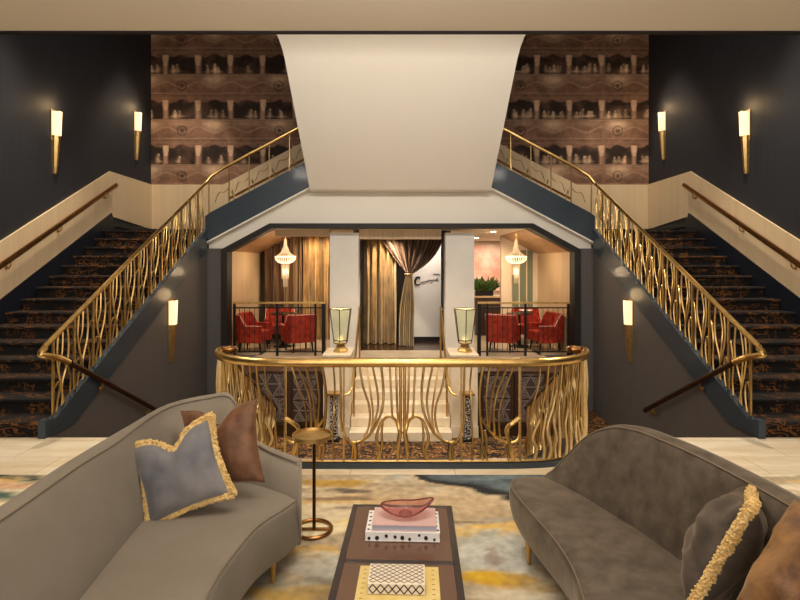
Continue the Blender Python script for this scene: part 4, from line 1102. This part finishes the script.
for j in range(31):
    row = []
    for i in range(121):
        u = i/120
        xt = -.42+u*1.36
        if j <= 16:
            v = j/16; z = 2.36+(tie[1]-2.36)*v
            e = v**(1.0+.5*u) if u > .5 else v**1.05
            sag = -.12*math.sin(PI*v)*max(0, u-.35)
            x = xt+(tie[0]+(u-.5)*.13-xt)*e; zz = z+sag*.9
            amp = .075*(1-v)+.025
        else:
            v = (j-16)/14; zz = tie[1]+(.015-tie[1])*v
            wd = .13+.20*min(1,v*2.2)**.8; x = tie[0]-.06*min(1,v*1.5)+(u-.5)*wd; amp = .025+.035*v
        y = 11.55+amp*math.sin(u*8*2*PI+.4*math.sin(u*14))+.4*amp*math.sin(u*31+1)
        row.append((x, y, zz))
    g.append(row)
t = thing('curtain', 'brown velvet curtain gathered by a tieback beside the white sign', 'curtain', (tie[0],11.55,2.3), 'entrance curtains')
drape('upper_swag', 'curtdark', g[:17], t); drape('lower_fall', 'curt2', g[16:], t)
c = [(tie[0]+.085*math.cos(2*PI*k/20), 11.555+.06*math.sin(2*PI*k/20), tie[1]) for k in range(20)]
MB().tube(c, .018, 6, closed=True).build('tieback', 'curt2', t)
MB().tube([(-.88,11.66,2.40),(.88,11.66,2.40)], .02, 8).build('curtain_rail', 'black', t)
# white sign panel with script
t = thing('sign_panel', 'tall white panel with black script lettering right of the tied curtain', 'sign', (.57,12.3,0))
board = MB().box(.15,.95,12.30,12.36,.10,2.35).build('board', 'sign', t, 0)
MB().box(.14,.96,12.27,12.40,0,.10).build('plinth', 'black', t, 0)
def PX(px, py): return (CX+(px-398)*12.29/F, 12.293, CZ-(py-263)*12.29/F)
def stroke(P, r): return MB().tube(cr([PX(*p) for p in P], 6), r, 6, flat=.3, up=(0,1,0)) if False else MB().tube(cr([PX(*p) for p in P], 6), r, 6)
stroke([(419.6,279.0),(419.2,277.4),(417.5,277.3),(415.9,279.0),(415.1,281.5),(415.5,284.0),(417.0,284.9),(418.8,284.5),(420.4,283.4)], [.017]*12+[.026]*18+[.018]*12+[.010]*7).build('lettering', 'ink', board)
stroke([(420.4,283.4),(421.3,281.9),(422.1,282.1),(422.2,283.1),(423.0,282.8),(423.6,281.5),(424.2,282.4),(425.0,282.3),(425.7,280.9),(426.3,281.7),(427.2,281.3),(427.9,280.2),(428.5,281.1),(429.4,280.7),(430.2,279.7),(430.9,280.6),(432.0,280.3),(433.0,279.8),(434.4,279.9),(436.0,280.2),(438.4,280.7)], .0085).build('lettering', 'ink', board)
stroke([(435.6,279.9),(436.9,279.0),(438.0,277.6)], .011).build('lettering', 'ink', board)
stroke([(433.0,274.3),(435.5,274.0),(438.6,274.1),(439.2,275.0)], .009).build('lettering', 'ink', board)
stroke([(430.4,283.3),(431.6,282.9),(432.6,283.2)], .008).build('lettering', 'ink', board)
# right far room: print, counter, planter
o = MB().box(1.75,3.1,16.13,16.19,.95,2.35).build('hanging_picture', 'pinkart', None, 0)
tag(o, 'pink and cream abstract print on the far wall behind the plants', 'picture')
t = thing('host_counter', 'pale oak counter with a dark front behind the right terrace railing', 'counter', (2.4,13.4,0))
MB().box(1.85,2.66,13.2,13.6,.94,.98).build('worktop', 'tan', t, 0)
MB().box(1.89,2.62,13.23,13.57,0,.94).build('body', 'darkwood', t, 0)
t = thing('potted_plant', 'leafy green plant in a dark trough beside the right column', 'plant', (2.1,13.4,.98))
MB().box(1.90,2.34,13.3,13.5,.981,1.10).build('trough', 'black', t, 0)
R = random.Random(8); m = MB()
for k in range(170):
    b = Vector((R.uniform(1.92,2.32), R.uniform(13.32,13.48), 1.09)); d = Vector((R.uniform(-.8,.8),R.uniform(-.7,.4),R.uniform(.2,1.1))).normalized(); l = R.uniform(.12,.42)
    e = b+d*l; sdv = d.cross(Vector((R.uniform(-1,1),R.uniform(-1,1),.2))).normalized()*R.uniform(.025,.05)
    mid = b+d*l*.7; n = d.cross(sdv).normalized()*.003
    m.add([b, mid+sdv, e, mid-sdv, mid+n*2], [(0,1,4),(1,2,4),(2,3,4),(3,0,4),(0,3,2,1)])
m.build('foliage', 'leaf', t, 0)
for k, (x, y) in enumerate(((2.0,11.4),(2.05,14.2),(2.9,14.2))):
    o = MB().lathe([(.001,2.462),(.045,2.462),(.06,2.469),(.001,2.4695)],16,(x,y,0)).build('ceiling_light', 'downlight')
    tag(o, ['small round ceiling light above the red chair by the right column','small round ceiling light above the plant in the far room','small round ceiling light in the far room near the green window'][k], 'ceiling light', 'restaurant ceiling lights')

# ================================================================== LIGHT
W_ = bpy.data.worlds.new('world'); S.world = W_; W_.use_nodes = True
W_.node_tree.nodes['Background'].inputs['Color'].default_value = (1,.9,.75,1); W_.node_tree.nodes['Background'].inputs['Strength'].default_value = .02
dn = (0,0,0)
WARM, SOFT = (1,.84,.63), (1,.925,.84)
light('lobby_front_fill', 'AREA', (0,-3.6,2.0), 215, SOFT, 7, (PI/2,0,0), 2.6)  # soft fill added behind the camera; the rear wall has no window
for s in (-1, 1): light('lobby_overhead_fill', 'AREA', (s*1.1,2.2,3.8), 26, (1,.84,.64), 1.4, dn, 1.4)  # unseen area lights added overhead to light the lobby
light('soffit_fill', 'AREA', (0,4.95,4.35), 150, (1,.88,.70), 6, (PI/2,0,0), .25).data.color = (1,.91,.79)  # unseen strip light added to brighten the sloping soffit
light('ceiling_fill', 'POINT', (0,2.3,2.95), 70, SOFT, .4)  # unseen point light added to brighten the lobby ceiling and sofas
for s in (-1, 1):
    light('stairwell_downlight', 'SPOT', (s*4.5,7.2,6.9), 900, WARM, .12, (0,math.radians(s*8),0), spot=75)
    light('landing_downlight', 'SPOT', (s*4.6,10.7,6.9), 330, WARM, .12, (0,0,0), spot=70)
    light('floor_edge_fill', 'SPOT', (s*3.3,4.45,3.8), 170, WARM, .08, (math.radians(18),0,0), spot=85)  # unseen spots added to brighten the marble floor near its edge
    light('bay_light', 'AREA', (s*2.3,11.4,2.44), 42, (1,.74,.46), .9, dn, .9)
    light('bay_curtain_light', 'SPOT', (s*1.9,11.9,2.42), 90, (1,.78,.5), .05, (math.radians(30),0,0), spot=120)
light('balustrade_floor_fill', 'SPOT', (0,4.3,3.8), 190, WARM, .08, (math.radians(20),0,0), spot=95)  # unseen spot added to brighten the marble strip before the balustrade
light('entrance_light', 'SPOT', (-.2,11.2,2.28), 130, WARM, .05, (math.radians(25),0,0), spot=130)
light('sign_fill', 'AREA', (.5,11.95,2.42), 20, (1,.88,.76), .6, dn, .2)  # unseen light added between curtain and board to brighten the sign
light('step_light', 'SPOT', (0,9.0,3.1), 110, WARM, .1, (0,0,0), spot=110)
light('pit_light', 'SPOT', (0,7.0,4.9), 200, WARM, .1, (math.radians(15),0,0), spot=60)
light('far_room_light', 'AREA', (2.4,14.8,2.44), 70, (1,.78,.60), 1.5, dn, 1.5)
vs = S.view_settings; vs.view_transform = 'Standard'; vs.look = 'None'; vs.gamma = 1; vs.use_curve_mapping = False; vs.exposure = 0
